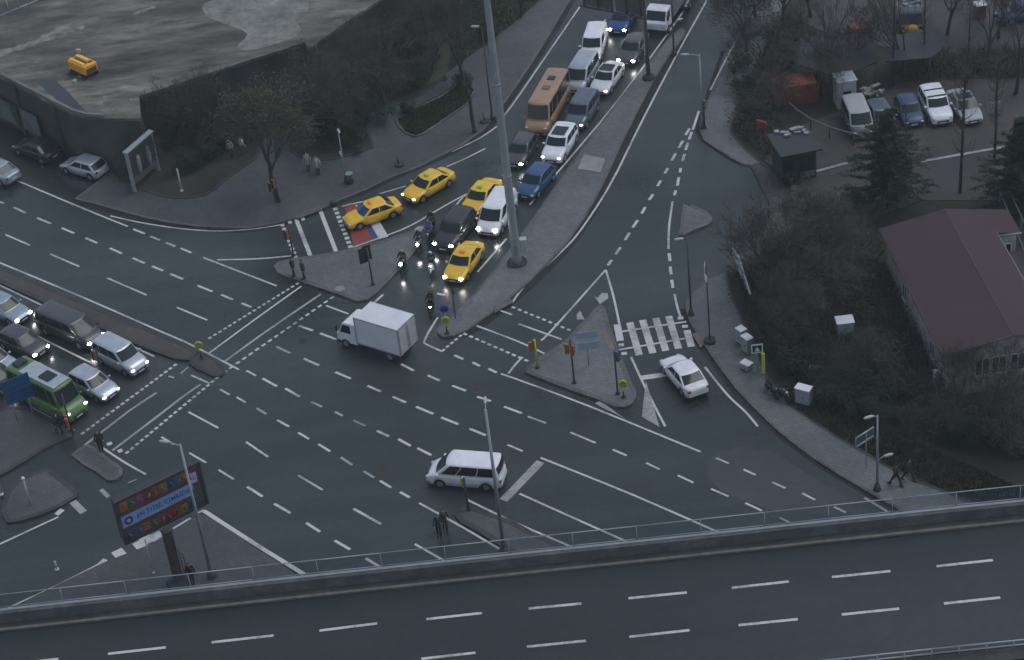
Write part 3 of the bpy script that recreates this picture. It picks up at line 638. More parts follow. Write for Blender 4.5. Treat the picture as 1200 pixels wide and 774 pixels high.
def greenhouse(L, Wd, gh, zb, zr, wins, tum=.80, hw=.93):
    """glasshouse as one curved loft; the windows are the matching pieces of the same loft, 9 mm proud"""
    xs = [L/2-q*L for q in gh]; y0 = Wd/2*hw; y1 = Wd/2*tum
    us = sorted(set([0, 1]+[v for w_ in wins for v in w_])); FY = [-1, -.94, -.75, -.4, 0, .4, .75, .94, 1]; nf = len(FY)
    TS = [-.06, .10, .30, .52, .72, .88, .95, .99]; steep = (xs[2]-xs[3])/(zr-zb) < .35
    def loop(t, off=0.0):
        tt = max(t, 0); sh = 0 if t <= .88 else {.95: .035, .99: .10}[t]
        xf = lerp(xs[0], xs[1], tt**.93)-sh+off; xr = lerp(xs[3], xs[2], tt**(.9 if not steep else 2.2))+sh-off; y = lerp(y0, y1, tt**1.5)-sh+off
        z = lerp(zb, zr, t)+(off if t > .9 else 0); bf, br = .16, .10; rc = .10
        P = [(xf-bf*(f*f)-(.0 if abs(f) < 1 else rc*.6), f*(y-.05) if abs(f) < 1 else f*y*.985, z) for f in FY]
        S1 = [(lerp(xf-bf-rc, xr+br+rc*.6, u), y*(1+.012*math.sin(math.pi*u)), z) for u in us]
        Rr = [(xr+br*(f*f)+(.0 if abs(f) < 1 else rc*.4), f*(y-.05) if abs(f) < 1 else f*y*.985, z) for f in FY[::-1]]
        S2 = [(p[0], -p[1], p[2]) for p in S1[::-1]]
        return P+S1+Rr+S2
    n = nf*2+len(us)*2; mb = MB(); LP = [loop(t) for t in TS]
    for l in LP: mb.v += l
    for i in range(len(TS)-1):
        for k in range(n): mb.f.append((i*n+k, i*n+(k+1) % n, (i+1)*n+(k+1) % n, (i+1)*n+k)); mb.m.append(0); mb.smooth.append(True)
    top = LP[-1]; cx_ = sum(p[0] for p in top)/n; prev = (len(TS)-1)*n
    for q, cz in ((.85, .014), (.6, .026), (.3, .032), (.02, .034)):
        b0 = len(mb.v); mb.v += [(cx_+(p[0]-cx_)*q, p[1]*q, top[0][2]+cz) for p in top]
        for k in range(n): mb.f.append((prev+k, prev+(k+1) % n, b0+(k+1) % n, b0+k)); mb.m.append(0); mb.smooth.append(True)
        prev = b0
    mb.f.append(tuple(range(prev, prev+n))); mb.m.append(0); mb.smooth.append(True)
    TG = [.10, .30, .52, .72, .88]; GL = [loop(t, .009) for t in TG]
    def piece(ks, t0=0, t1=4):
        g_ = MB(); m_ = len(ks)
        for i in range(t0, t1+1): g_.v += [GL[i][k % n] for k in ks]
        for i in range(t1-t0):
            for k in range(m_-1): g_.f.append((i*m_+k, i*m_+k+1, (i+1)*m_+k+1, (i+1)*m_+k)); g_.m.append(0); g_.smooth.append(True)
        return g_
    front = piece(range(1, nf-1)); o1 = nf; o2 = nf+len(us); o3 = o2+nf
    rear = piece(range(o2+1, o2+nf-1), 1 if steep else 0); sides = []
    for u0, u1 in wins:
        a, b = us.index(u0), us.index(u1); sides.append([piece(range(o1+a, o1+b+1)), piece(range(o3+len(us)-1-b, o3+len(us)-a))])
    return mb, front, rear, sides, ((xs[1], -y1, zr), (xs[1], y1, zr), (xs[2], y1, zr), (xs[2], -y1, zr))
def place(root, pf, pr, z):
    a, b = W(*pf, z), W(*pr, z); d = a-b; c_ = (a+b)/2; root.location = (c_.x, c_.y, .0); root.rotation_euler = (0, 0, math.atan2(d.y, d.x)); return d.length
def vehicle(name, label, cat, kind, colour, pf, pr, z=.75, lights=0, group=None, glass=None, extras=(), zbase=0.0, roofmat=None, scale=1.0, solid=False, hullmat=None):
    L, Wd, zr, zb, pr_, gh, rw, wins = SPEC[kind]; L *= scale
    root = empty(name, (0, 0, 0)); tag(root, label, cat, group); d = place(root, pf, pr, z); root.location.z = zbase
    print('VEH %-34s len photo %.1f model %.1f' % (label[:34], d, L))
    pm = PT[colour]; glass = glass or GLASS
    axles = (L/2-L*.185, -L/2+L*.20)
    hull(L, Wd, pr_, axles, rw).build('body', [hullmat or pm, DARKP], root)
    mb, fr_, re_, sd_, t = greenhouse(L, Wd, gh, zb, zr, wins, .80 if kind in ('sedan', 'hatch') else .86)
    mb.build('roof', roofmat or pm, root); fr_.build('windscreen', glass, root); re_.build('rear_window', GLASS, root)
    for i, pr2 in enumerate(sd_):
        if solid and i > 0: continue
        for g_ in pr2: g_.build('side_window', GLASS, root)
    for a in axles:
        for s in (-1, 1): wheel(root, a, s*(Wd/2-.02), rw)
    zt = prof(pr_, .03)
    lm = {0: LAMPOFF, 1: LAMPON, 2: LAMPDIM}[lights]
    for s in (-1, 1):
        h = MB(); h.ball((L/2-.10, s*(Wd/2-.27), zt-.09), (.13, .17, .085)); h.build('headlight', lm, root)
        h = MB(); h.box((-L/2+.05, s*(Wd/2-.20), .82), (.12, .24, .16)); h.build('tail_light', TAIL, root, bevel=.02)
        h = MB(); mx_ = L/2-L*gh[0]-.35; h.box((mx_, s*(Wd/2+.09), zb+.06), (.13, .20, .14)); h.build('mirror', pm, root, bevel=.03)
    h = MB(); h.box((L/2-.02, 0, .48), (.06, Wd*.5, .16)); h.build('grille', DARKP, root)
    for xx, zz in ((L/2+.012, .40), (-L/2-.012, .62)): h = MB(); h.box((xx, 0, zz), (.02, .50, .11)); h.build('number_plate', PLATE, root)
    for xx, zz in ((L/2-.06, .30), (-L/2+.06, .34)): h = MB(); h.box((xx, 0, zz), (.14, Wd*.79, .13)); h.build('bumper', DARKP, root, bevel=.03)
    xm = lambda f: lerp(t[1][0], t[2][0], f)
    if 'taxi' in extras or 'taxigreen' in extras:
        h = MB(); h.box((xm(.22), 0, zr+.115), (.20, .42, .15)); h.build('taxi_sign', mat('taxi_sign_red', (.55,.12,.03), .4, emit=(1,.25,.03,.15)) if 'taxi' in extras else mat('taxi_sign_green', (.15,.4,.05), .4, emit=(.3,1,.1,.08)), root, bevel=.02)
    if 'sunroof' in extras:
        h = MB(); h.add([(xm(a), b_*Wd, zr+.052) for a, b_ in ((.08,-.3),(.08,.3),(.62,.3),(.62,-.3))], [(0,1,2,3)]); h.build('sunroof', GLASS, root)
    if 'panorama' in extras:
        h = MB(); h.add([(xm(a), b_*Wd, zr+.055) for a, b_ in ((.05,-.33),(.05,.33),(.80,.31),(.80,-.31))], [(0,1,2,3)]); h.build('sunroof', GLASS, root)
    if 'ribs' in extras:
        h = MB()
        for k in range(-3, 4): h.box((xm(.5), k*.2, zr+.045), ((t[1][0]-t[2][0])*.86, .05, .03))
        h.build('roof_ribs', pm, root)
    if 'rails' in extras:
        h = MB()
        for s in (-1, 1): h.tube([(xm(.08), s*Wd*.38, zr+.06), (xm(.9), s*Wd*.38, zr+.06)], .025, 6)
        h.build('roof_rails', STEEL, root)
    if 'rack' in extras:
        for f_ in (.5, .08): h = MB(); h.box((xm(f_), 0, zr+.05), (.12, Wd*.8, .05)); h.build('roof_bar', DARKP, root)
    if 'ac' in extras:
        h = MB(); h.box((xm(.30), 0, zr+.10), (1.05, .9, .14)); h.build('roof_hatch', GLASS, root, bevel=.03)
        h = MB(); h.box((xm(.38), 0, zr+.05), (3.7, 1.5, .06)); h.build('roof_panel', PT['silver'], root, bevel=.02)
        h = MB(); h.box((xm(.86), 0, zr+.10), (.7, .9, .14)); h.box((xm(.80), .15, zr+.2), (.25, .25, .08)); h.build('roof_vent', DARKP, root, bevel=.02)
    if 'hatches' in extras:
        for f in (.42, .68):
            h = MB(); h.box((xm(f), 0, zr+.06), (.62, .62, .07)); h.box((xm(f), 0, zr+.105), (.45, .45, .03)); h.build('roof_hatch', STEELD if f > .5 else mat('hatch_grey', (.18,.14,.11), .5), root, bevel=.02)
    if 'bar' in extras:
        h = MB(); h.box((xm(.28), 0, zr+.10), (.16, Wd*.62, .12)); h.build('roof_bar', DARKP, root, bevel=.02)
    return root
QG = 'vehicles queueing at the lights in the centre'; TG = 'yellow taxis at the junction'; LG = 'vehicles waiting at the left-hand lights'; PG = 'vehicles parked in the yard'
vehicle('taxi', 'yellow taxi first at the stop line beside the scooters, orange roof sign', 'taxi', 'sedan', 'taxi', (531,323), (556,287), lights=1, group=TG, extras=('taxi',))
vehicle('taxi', 'yellow taxi directly behind the black car and left of the white van', 'taxi', 'sedan', 'taxi', (550,245), (578,213), lights=2, group=TG, extras=('taxigreen',))
vehicle('taxi', 'yellow taxi with green roof light in the curved slip lane, second in its lane', 'taxi', 'sedan', 'taxi', (480,228), (524,202), lights=2, group=TG, extras=('taxigreen',))
vehicle('taxi', 'yellow taxi standing on the red and blue road paint at the slip lane crossing', 'taxi', 'sedan', 'taxi', (408,257), (464,238), group=TG, glass=GLASSB, extras=('taxi',))
vehicle('van', 'white panel van with lit headlights beside the foot of the tall mast', 'van', 'van', 'white', (569,271), (596,229), .8, 1, QG, solid=True, scale=.94)
vehicle('car', 'black estate car with both headlights lit behind the motorcycles', 'car', 'suv', 'black', (519,286), (547,249), .8, 1, QG, scale=1.02)
vehicle('car', 'blue hatchback half hidden behind the mast next to the median', 'car', 'hatch', 'deepblue', (616,224), (640,197), group=QG)
vehicle('car', 'dark car with one bright headlight in front of the tan minibus', 'car', 'hatch', 'darkgrey', (601,190), (621,159), lights=1, group=QG)
vehicle('car', 'white off-roader with black sunroof next to the median', 'car', 'suv', 'white', (645,185), (667,150), .8, 2, QG, extras=('sunroof',))
vehicle('minibus', 'tan minibus with two roof hatches in the queue', 'minibus', 'minibus', 'tan', (626,148), (657,93), 1.3, 0, QG, extras=('hatches',), scale=1.1)
vehicle('car', 'grey blue people carrier with roof rails behind the white off-roader', 'car', 'mpv', 'greyblue', (673,143), (691,116), .8, 2, QG, extras=('rails',))
vehicle('van', 'pale grey minivan with ribbed roof right behind the tan minibus', 'van', 'van', 'silver', (672,101), (691,70), .9, 0, QG, extras=('ribs',), scale=.95)
vehicle('car', 'white sedan with dark panoramic glass roof next to the pale grey minivan', 'car', 'sedan', 'white', (702,103), (721,76), lights=2, group=QG, extras=('panorama',))
vehicle('van', 'boxy white van with lit headlights behind the ribbed grey minivan', 'van', 'mpv', 'white', (691,65), (701,35), .9, 1, QG, solid=True, scale=1.08)
vehicle('car', 'dark grey sedan with two bright headlights beside the second mast', 'car', 'sedan', 'darkgrey', (734,68), (750,42), lights=1, group=QG)
vehicle('car', 'bright blue hatchback with lit headlights under the overhead gantry', 'car', 'hatch', 'blue', (723,33), (737,8), lights=1, group=QG)
vehicle('car', 'dark car behind the white lorry at the top edge', 'car', 'hatch', 'black', (796,3), (808,-18), group=QG)
vehicle('car', 'white sedan driving away over the zebra crossing', 'car', 'sedan', 'white', (787,421), (816,455), .7)
vehicle('van', 'white passenger van with dark side windows turning on the open junction', 'van', 'van', 'white', (501,549), (592,556), .8)
vehicle('car', 'silver blue sedan with lit headlights, first lane beside the central reservation at the left edge', 'car', 'sedan', 'bluegrey', (29,370), (-20,348), lights=1, group=LG)
vehicle('minibus', 'long dark minibus with lit headlights behind the silver people carrier', 'minibus', 'van', 'black', (112,394), (50,368), 1.0, 1, LG, scale=1.15, roofmat=PT['darkgrey'])
vehicle('car', 'dark hatchback with lit headlights just behind the pale hatchback', 'car', 'hatch', 'darkgrey', (48,409), (4,390), lights=1, group=LG)
vehicle('car', 'pale silver car cut by the left edge behind the green bus', 'car', 'hatch', 'silver', (14,430), (-32,410), .8, 0, LG)
vehicle('bus', 'green and white midibus with roof hatch at the left-hand lights', 'bus', 'minibus', 'green', (90,476), (20,441), 1.2, 2, LG, extras=('ac',), scale=.98)
vehicle('car', 'pale silver hatchback with lit headlight beside the green midibus', 'car', 'hatch', 'silver', (131,459), (84,436), .8, 2, LG)
vehicle('car', 'silver people carrier nearest the diagonal crossing', 'car', 'mpv', 'silver', (167,430), (115,404), .8, 2, LG)
vehicle('car', 'dark car with bright headlights behind the blue board', 'car', 'hatch', 'black', (17,448), (-28,432), .8, 1, LG)
vehicle('car', 'grey sedan leaving at the left edge above the white line', 'car', 'sedan', 'bluegrey', (-26,190), (18,208), .7)
vehicle('car', 'white hatchback parked in front of the dark platform wall', 'car', 'hatch', 'silver', (73,187), (124,201), .7)
vehicle('car', 'dark car parked in shade against the mural wall', 'car', 'sedan', 'black', (18,165), (68,183), .7)
vehicle('car', 'clean white off-roader parked in the yard beside the white wreck', 'car', 'suv', 'white', (1105,138), (1087,106), 1.0, 0, PG, zbase=.2, extras=('rack',))
vehicle('car', 'stripped white sedan with patchy dark roof parked rightmost of the yard row', 'car', 'sedan', 'dirty', (1140,139), (1120,110), .8, 0, PG, zbase=.2, roofmat=PT['grey'], extras=('sunroof',))
vehicle('van', 'dark van with pale roof parked next to the white cabin', 'van', 'van', 'darkgrey', (1013,160), (997,123), .8, 0, PG, zbase=.2, roofmat=PT['dirty'], scale=.9)
vehicle('car', 'dull grey blue car parked right of the dark van with pale roof', 'car', 'hatch', 'greyblue', (1042,152), (1023,122), .8, 0, PG, zbase=.2)
vehicle('car', 'dull blue small car parked left of the clean white off-roader', 'car', 'hatch', 'dullblue', (1072,144), (1058,116), .8, 0, PG, zbase=.2, scale=.9)
vehicle('car', 'dark blue car parked at the top right corner', 'car', 'sedan', 'dullblue', (1183,17), (1215,10), .8, 0, PG, zbase=.2)

def box_truck(name, label, pf, pr, z, L, cabcol, boxmat, tarp=False, load=None, zbase=0, lights=0, Hbox=2.9, group=None):
    root = empty(name, (0,0,0)); tag(root, label, 'truck', group); d = place(root, pf, pr, z); root.location.z = zbase; print('VEH', label[:30], d, L)
    Wd = 2.05; cl = 1.75; xf = L/2
    ch = MB(); ch.box((-.1, 0, .62), (L-.4, .9, .22)); ch.box((xf-.15, 0, .45), (.3, 1.9, .3)); ch.build('chassis', DARKP, root)
    # cab: forward-control with sloping screen
    cb = MB(); y = .95
    pts = [(xf, .45), (xf, 1.15), (xf-.22, 1.30), (xf-.62, 2.12), (xf-.85, 2.2), (xf-cl, 2.2), (xf-cl, .45)]
    cb.add([(a, -y, b_) for a, b_ in pts]+[(a, y, b_) for a, b_ in pts], [tuple(range(7)), tuple(range(7, 14))[::-1]]+[(i, (i+1) % 7, 7+(i+1) % 7, 7+i)[::-1] for i in range(7)])
    cb.build('cab', PT[cabcol], root, bevel=.07)
    g_ = MB(); patch(g_, ((xf-.22, -y, 1.30), (xf-.22, y, 1.30), (xf-.62, y, 2.12), (xf-.62, -y, 2.12)), .06, .94, .06, .95, .02); g_.build('windscreen', GLASS, root)
    for s in (-1, 1):
        g_ = MB(); q = [(xf-.35, s*(y+.006), 1.32), (xf-1.3, s*(y+.006), 1.32), (xf-1.3, s*(y+.006), 2.02), (xf-.68, s*(y+.006), 2.02)]
        g_.add(q, [(0,1,2,3)]); g_.build('side_window', GLASS, root)
        h = MB(); h.ball((xf-.02, s*.72, .82), (.06, .16, .10)); h.build('headlight', LAMPON if lights else LAMPOFF, root)
        h = MB(); h.box((xf-.2, s*1.13, 1.65), (.08, .16, .34)); h.tube([(xf-.3, s*.95, 1.8), (xf-.2, s*1.13, 1.75)], .02, 5); h.build('mirror', DARKP, root)
        wheel(root, xf-.75, s*1.0, .38, .25); wheel(root, -L/2+1.05, s*1.0, .38, .4)
        h = MB(); h.box((-L/2+.02, s*.85, .75), (.06, .28, .14)); h.build('tail_light', TAIL, root)
    bl = L-cl-.12; bx = -L/2+bl/2
    if load is None:
        b_ = MB(); b_.box((bx, 0, .80+(Hbox-.8)/2), (bl, Wd+.06, Hbox-.8)); bo = b_.build('cargo_box', boxmat, root, bevel=.03 if not tarp else .12)
        b_ = MB(); zz = Hbox-.04
        if not tarp:
            for s in (-1, 1):
                b_.box((bx, s*(Wd/2+.03), zz), (bl+.06, .07, .07)); b_.box((bx, s*(Wd/2+.03), .84), (bl+.06, .07, .08)); b_.box((-L/2, s*(Wd/2+.02), (zz+.84)/2), (.07, .07, zz-.84))
                b_.box((xf-cl-.14, s*(Wd/2+.02), (zz+.84)/2), (.07, .07, zz-.84))
            b_.box((-L/2-.01, 0, (zz+.84)/2), (.05, .06, zz-.84)); b_.box((-L/2-.01, 0, zz), (.06, Wd, .07))
            b_.build('box_trim', STEEL, bo)
            for s in (-1, 1):
                dd = MB(); dd.box((-L/2-.035, s*.5, (zz+.84)/2), (.03, .92, zz-1.0)); dd.tube([(-L/2-.07, s*.12, 1.0), (-L/2-.07, s*.12, zz-.2)], .02, 5); dd.build('rear_door', mat('truck_door', (.42,.42,.42), .5, 0, .15, 2), bo)
        else:
            for k in range(6): b_.box((-L/2+bl*(k+.5)/6, 0, Hbox+.01), (.06, Wd*.95, .05))
            b_.build('tarpaulin_hoops', boxmat, bo)
    else:
        b_ = MB()
        for s in (-1, 1): b_.box((bx, s*Wd/2, 1.35), (bl, .07, .9))
        b_.box((-L/2+.04, 0, 1.35), (.07, Wd, .9)); b_.box((xf-cl-.1, 0, 1.5), (.07, Wd, 1.2)); b_.box((bx, 0, .9), (bl, Wd, .08)); b_.build('cargo_bed', boxmat, root)
        ld = MB(); rnd = random.Random(4)
        for k in range(26): ld.box((bx+rnd.uniform(-.42, .42)*bl, rnd.uniform(-.8, .8), 1.3+rnd.random()*.5), (rnd.uniform(.2, .7), rnd.uniform(.1, .4), rnd.uniform(.05, .25)), rnd.random()*3)
        ld.build('load', load, root)
    return root
box_truck('box_truck', 'white box truck crossing the main road in the centre', (404,378), (477,400), 1.4, 5.6, 'white', mat('truck_box', (.66,.68,.70), .45, 0, .08, .7), Hbox=3.05)
box_truck('lorry', 'white cab lorry with grey tarpaulin cargo cover at the top of the queue', (764,33), (795,-14), 1.2, 5.9, 'white', mat('tarpaulin', (.17,.18,.18), .8, 0, .25, 1.5), tarp=True, group=QG, Hbox=2.7)
tl = box_truck('lorry', 'tipper lorry loaded with pale scrap parked at the top of the yard', (1068,38), (1064,4), .9, 5.2, 'black', PT['dirty'], load=mat('scrap', (.2,.24,.26), .6, .2, .4, 2), zbase=.2, group=PG)
h = MB(); h.ball((2.5, 0, .9), (.35, .7, .45), n=14); h.build('yellow_bumper', mat('yellow_guard', (.5,.28,.03), .5), tl)

# yellow tracked compactor on the platform: ribbed yellow skip on skids
def skip():
    a, b = W(86,72,PZ+.8), W(108,82,PZ+.8); d = b-a; c_ = (a+b)/2
    root = empty('yellow_skip', (c_.x, c_.y, PZ), math.atan2(d.y, d.x)); tag(root, 'small bright yellow machine with a slotted top standing on the concrete platform', 'machine')
    yl = mat('machine_yellow', (.75,.33,.015), .45, 0, .15, 2); dk_ = mat('machine_dark', (.10,.045,.01), .6)
    b_ = MB(); b_.box((0,0,.85), (2.35,1.35,.8)); bo = b_.build('body', yl, root, bevel=.10)
    b_ = MB(); b_.box((-.25,.26,1.32), (1.6,.30,.16)); b_.box((-.15,-.38,1.30), (1.9,.28,.12)); b_.build('top_cover', mat('machine_pale_yellow', (.85,.48,.08), .4), root, bevel=.04)
    b_ = MB(); b_.box((-.1,-.06,1.262), (1.7,.22,.02)); b_.box((.75,.3,1.262), (.3,.4,.02)); b_.build('slot', dk_, root)
    b_ = MB(); b_.box((1.19,0,.75), (.04,1.0,.4)); b_.build('grille', dk_, root)
    b_ = MB(); b_.tube([(-1.0,.5,1.2),(-1.0,.5,1.75)], .06, 8); b_.build('exhaust_pipe', STEEL, root)
    for s in (-1,1):
        b_ = MB(); b_.tube([(-.9,s*.62,.25),(.9,s*.62,.25)], .05, 6)
        for x in (-.8,.8): b_.tube([(x,s*.5,.26),(x,s*.72,.26)], .26, 12)
        b_.build('wheels', BLACK, root)
skip()
rb = MB()
for i, (x, y) in enumerate(((84,84),(88,97),(95,90),(92,61))):
    rb2 = MB(); rb2.box((0,0,.12), (.35,.28,.24), i); tag(rb2.build('rubble_block', mat('rubble', (.35,.35,.33), .8), None, W(x,y,PZ)), ['pale rubble block nearest the yellow machine on its lower left','small pale block lowest on the platform below the yellow machine','grey block just below the middle of the yellow machine','pale block on the far side of the yellow machine'][i], 'block', 'rubble blocks round the yellow machine')

# ================================================================== PEOPLE
SKIN = mat('skin', (.45,.28,.2), .6); HAIR = mat('hair', (.02,.016,.014), .8)
def skinned(name, verts, edges, radii, m_, parent, sub=1):
    me = bpy.data.meshes.new(name); me.from_pydata(verts, edges, []); me.materials.append(m_)
    o = bpy.data.objects.new(name, me); COL.objects.link(o); o.parent = parent
    s = o.modifiers.new('skin', 'SKIN')
    me.skin_vertices.new() if hasattr(me.skin_vertices, 'new') and not me.skin_vertices else None
    return o
def chainmesh(mb, pts, rads, n=8, flat=1.0): mb.tube(pts, rads, n)
def person(label, px, py, face, pose='stand', top=(.03,.03,.035), legs=(.03,.03,.04), z=.13, parent=None, loc=None, hood=False, umbrella=None, group=None, coat=False, helmet=None, height=1.0):
    """face: pixel the person looks towards"""
    p = loc if loc is not None else W(px, py, z)
    f = W(*face, z)-W(px, py, z) if loc is None else face
    root = empty('person', p, math.atan2(f.y, f.x)); tag(root, label, 'person', group); root.scale = (height,)*3
    TM = mat('cloth_%d_%d_%d' % tuple(int(v*255) for v in top), top, .85, 0, .15, 9); LM = mat('cloth_%d_%d_%d' % tuple(int(v*255) for v in legs), legs, .85, 0, .15, 9)
    V = Vector
    if pose == 'ride':
        hip = V((0,0,.0)); ch = V((.12,0,.40)); nk = V((.16,0,.52)); hd = V((.20,0,.68))
        kn = [V((.40,s*.20,-.06)) for s in (-1,1)]; ft = [V((.30,s*.18,-.46)) for s in (-1,1)]
        el = [V((.28,s*.30,.26)) for s in (-1,1)]; ha = [V((.50,s*.28,.24)) for s in (-1,1)]
    else:
        st = {'stand': .04, 'walk': .30, 'stride': .40}[pose]
        hip = V((0,0,.92)); ch = V((.02,0,1.30)); nk = V((.03,0,1.47)); hd = V((.05,0,1.62))
        kn = [V((s*st*.5+.03,s*.10,.50)) for s in (-1,1)]; ft = [V((s*st,s*.09,.07)) for s in (-1,1)]
        el = [V((-s*st*.35-.02,s*.27,1.12)) for s in (-1,1)]; ha = [V((-s*st*.5+.06,s*.28,.86)) for s in (-1,1)]
    b = MB()   # one continuous body
    b.tube([hip-V((0,0,.10)), hip, hip.lerp(ch,.5), ch, ch.lerp(nk,.6), nk, nk.lerp(hd,.5), hd-V((0,0,.06)), hd, hd+V((0,0,.08)), hd+V((0,0,.12))], [.13,.15,.13,.155,.13,.065,.055,.075,.09,.075,.03], 10)
    for i, s in enumerate((-1,1)):
        b.tube([hip+V((0,s*.09,-.02)), hip.lerp(kn[i],.4)+V((0,s*.05,0)), kn[i], kn[i].lerp(ft[i],.35), ft[i]], [.09,.085,.058,.06,.04], 8)
        b.tube([ft[i]+V((-.06,0,-.02)), ft[i]+V((.06,0,-.03)), ft[i]+V((.19,0,-.04))], [.045,.045,.03], 6)
        sh = ch+V((0,s*.17,.12)); b.tube([ch+V((0,s*.06,.10)), sh, el[i], ha[i]], [.07,.06,.042,.028], 8)
        d = (ha[i]-el[i]).normalized(); side = V((0,1,0))
        b.tube([ha[i], ha[i]+d*.05, ha[i]+d*.09], [.028,.038,.03], 6)
        for k in range(4):
            o_ = d.cross(side).normalized() if abs(d.y) < .9 else V((1,0,0))
            q = ha[i]+d*.08+V((1,0,0))*(k-1.5)*.018; b.tube([q, q+d*(.04+.01*(k in (1,2)))-side*s*.008, q+d*(.07+.012*(k in (1,2)))-side*s*.022], [.010,.009,.006], 5)
        q = ha[i]+d*.02; b.tube([q, q+V((.035,0,0))+d*.03, q+V((.04,-s*.01,0))+d*.06], [.011,.010,.007], 5)
    b.tube([hd+V((.075,0,0)), hd+V((.108,0,-.025))], [.012,.016], 5)
    for s in (-1,1): b.ball(tuple(hd+V((.0,s*.088,-.01))), (.018,.012,.03), 0, 6)
    b.build('body', SKIN, root)
    e = MB()
    for s in (-1,1): e.ball(tuple(hd+V((.083,s*.03,.012))), .010, 0, 6)
    e.box(tuple(hd+V((.083,0,-.055))), (.012,.045,.010)); e.build('eyes_and_mouth', mat('face_dark', (.12,.04,.035), .5), root)
    if not helmet:
        h = MB(); h.ball(tuple(hd+V((-.015,0,.035))), (.098,.098,.105), 0, 10); h.build('hood' if hood else 'hair', TM if hood else HAIR, root)
    else:
        h = MB(); h.ball(tuple(hd+V((-.01,0,.02))), (.14,.125,.14), 0, 12); hm = h.build('helmet', mat('helmet_%d%d%d' % tuple(int(v*99) for v in helmet), helmet, .25), root)
        h = MB(); h.add([tuple(hd+V((.128*math.cos(a),.118*math.sin(a),zz))) for zz in (-.03,.06) for a in [R(-50+20*i) for i in range(6)]], [(i,i+1,7+i,6+i) for i in range(5)]); h.build('visor', GLASS, hm)
    j = MB(); low = .30 if coat else .04
    if pose == 'ride': low = .02
    j.tube([hip-V((0,0,low)), hip+V((0,0,.05)), hip.lerp(ch,.5), ch, ch.lerp(nk,.55), nk+V((0,0,.01))], [.20 if coat else .175,.175,.165,.185,.15,.085], 12)
    for i, s in enumerate((-1,1)):
        sh = ch+V((0,s*.17,.12)); j.tube([ch+V((0,s*.05,.09)), sh, el[i], el[i].lerp(ha[i],.95)], [.09,.083,.062,.045], 8)
    j.build('jacket', TM, root)
    t_ = MB()
    for i, s in enumerate((-1,1)):
        t_.tube([hip+V((0,s*.085,.0)), hip.lerp(kn[i],.4)+V((0,s*.05,0)), kn[i], kn[i].lerp(ft[i],.9)], [.115,.105,.078,.062], 8)
    t_.build('trousers', LM, root)
    for i, s in enumerate((-1,1)):
        k = MB(); k.tube([ft[i]+V((-.09,0,-.02)), ft[i]+V((.05,0,-.02)), ft[i]+V((.18,0,-.035)), ft[i]+V((.22,0,-.045))], [.045,.055,.042,.02], 8); k.build('shoe', BLACK, root)
    return root
person('person in dark clothes standing on the tip of the central island, left of the pair', 345, 324, (320,330), 'stand', group='pair waiting on the island')
person('person in dark clothes standing on the tip of the central island, right of the pair', 357, 327, (330,335), 'stand', (.035,.05,.045), group='pair waiting on the island')
person('person in a pale coat walking on the shaded pavement, left of the pale pair', 362, 200, (358,214), 'stand', (.30,.31,.31), (.10,.10,.12), coat=True, group='pale pair on the pavement')
person('person in a pale coat on the shaded pavement, right of the pale pair', 373, 204, (368,216), 'stand', (.36,.36,.35), (.05,.05,.06), coat=True, group='pale pair on the pavement')
person('person in a white top standing under the yellowish tree, left of two', 272, 184, (262,192), 'stand', (.30,.30,.29), (.06,.06,.07), z=.19, group='pair under the yellowish tree')
person('person in a white top leaning forward under the yellowish tree, right of two', 285, 181, (300,176), 'walk', (.34,.35,.34), (.10,.11,.10), z=.19, group='pair under the yellowish tree')
person('person in black striding along the east pavement below the street sign', 1050, 569, (1035,562), 'stride', (.015,.016,.018), (.012,.012,.014), group='walkers on the east pavement')
person('person in dark clothes with a pale cap walking nearest the verge on the east pavement', 1064, 563, (1082,570), 'stride', (.03,.03,.035), (.02,.02,.024), group='walkers on the east pavement')
person('person in black walking on the tip of the lower left pavement beside the green midibus', 70, 508, (78,514), 'walk', (.012,.013,.015), (.012,.012,.013))
person('person in black standing at the small refuge end of the diagonal crossing', 119, 528, (125,545), 'stand', (.018,.02,.022), (.015,.016,.018))
person('person in dark clothes at the foot of the large billboard post', 226, 684, (224,700), 'stand', (.015,.016,.02), (.012,.014,.018), z=.06)
person('person in dark clothes walking on the road below the white passenger van', 515, 627, (517,640), 'walk', (.03,.045,.07), (.018,.02,.028), z=0)
person('second person in dark clothes beside the walker below the white passenger van', 522, 621, (524,632), 'walk', (.07,.06,.055), (.03,.03,.04), z=0)

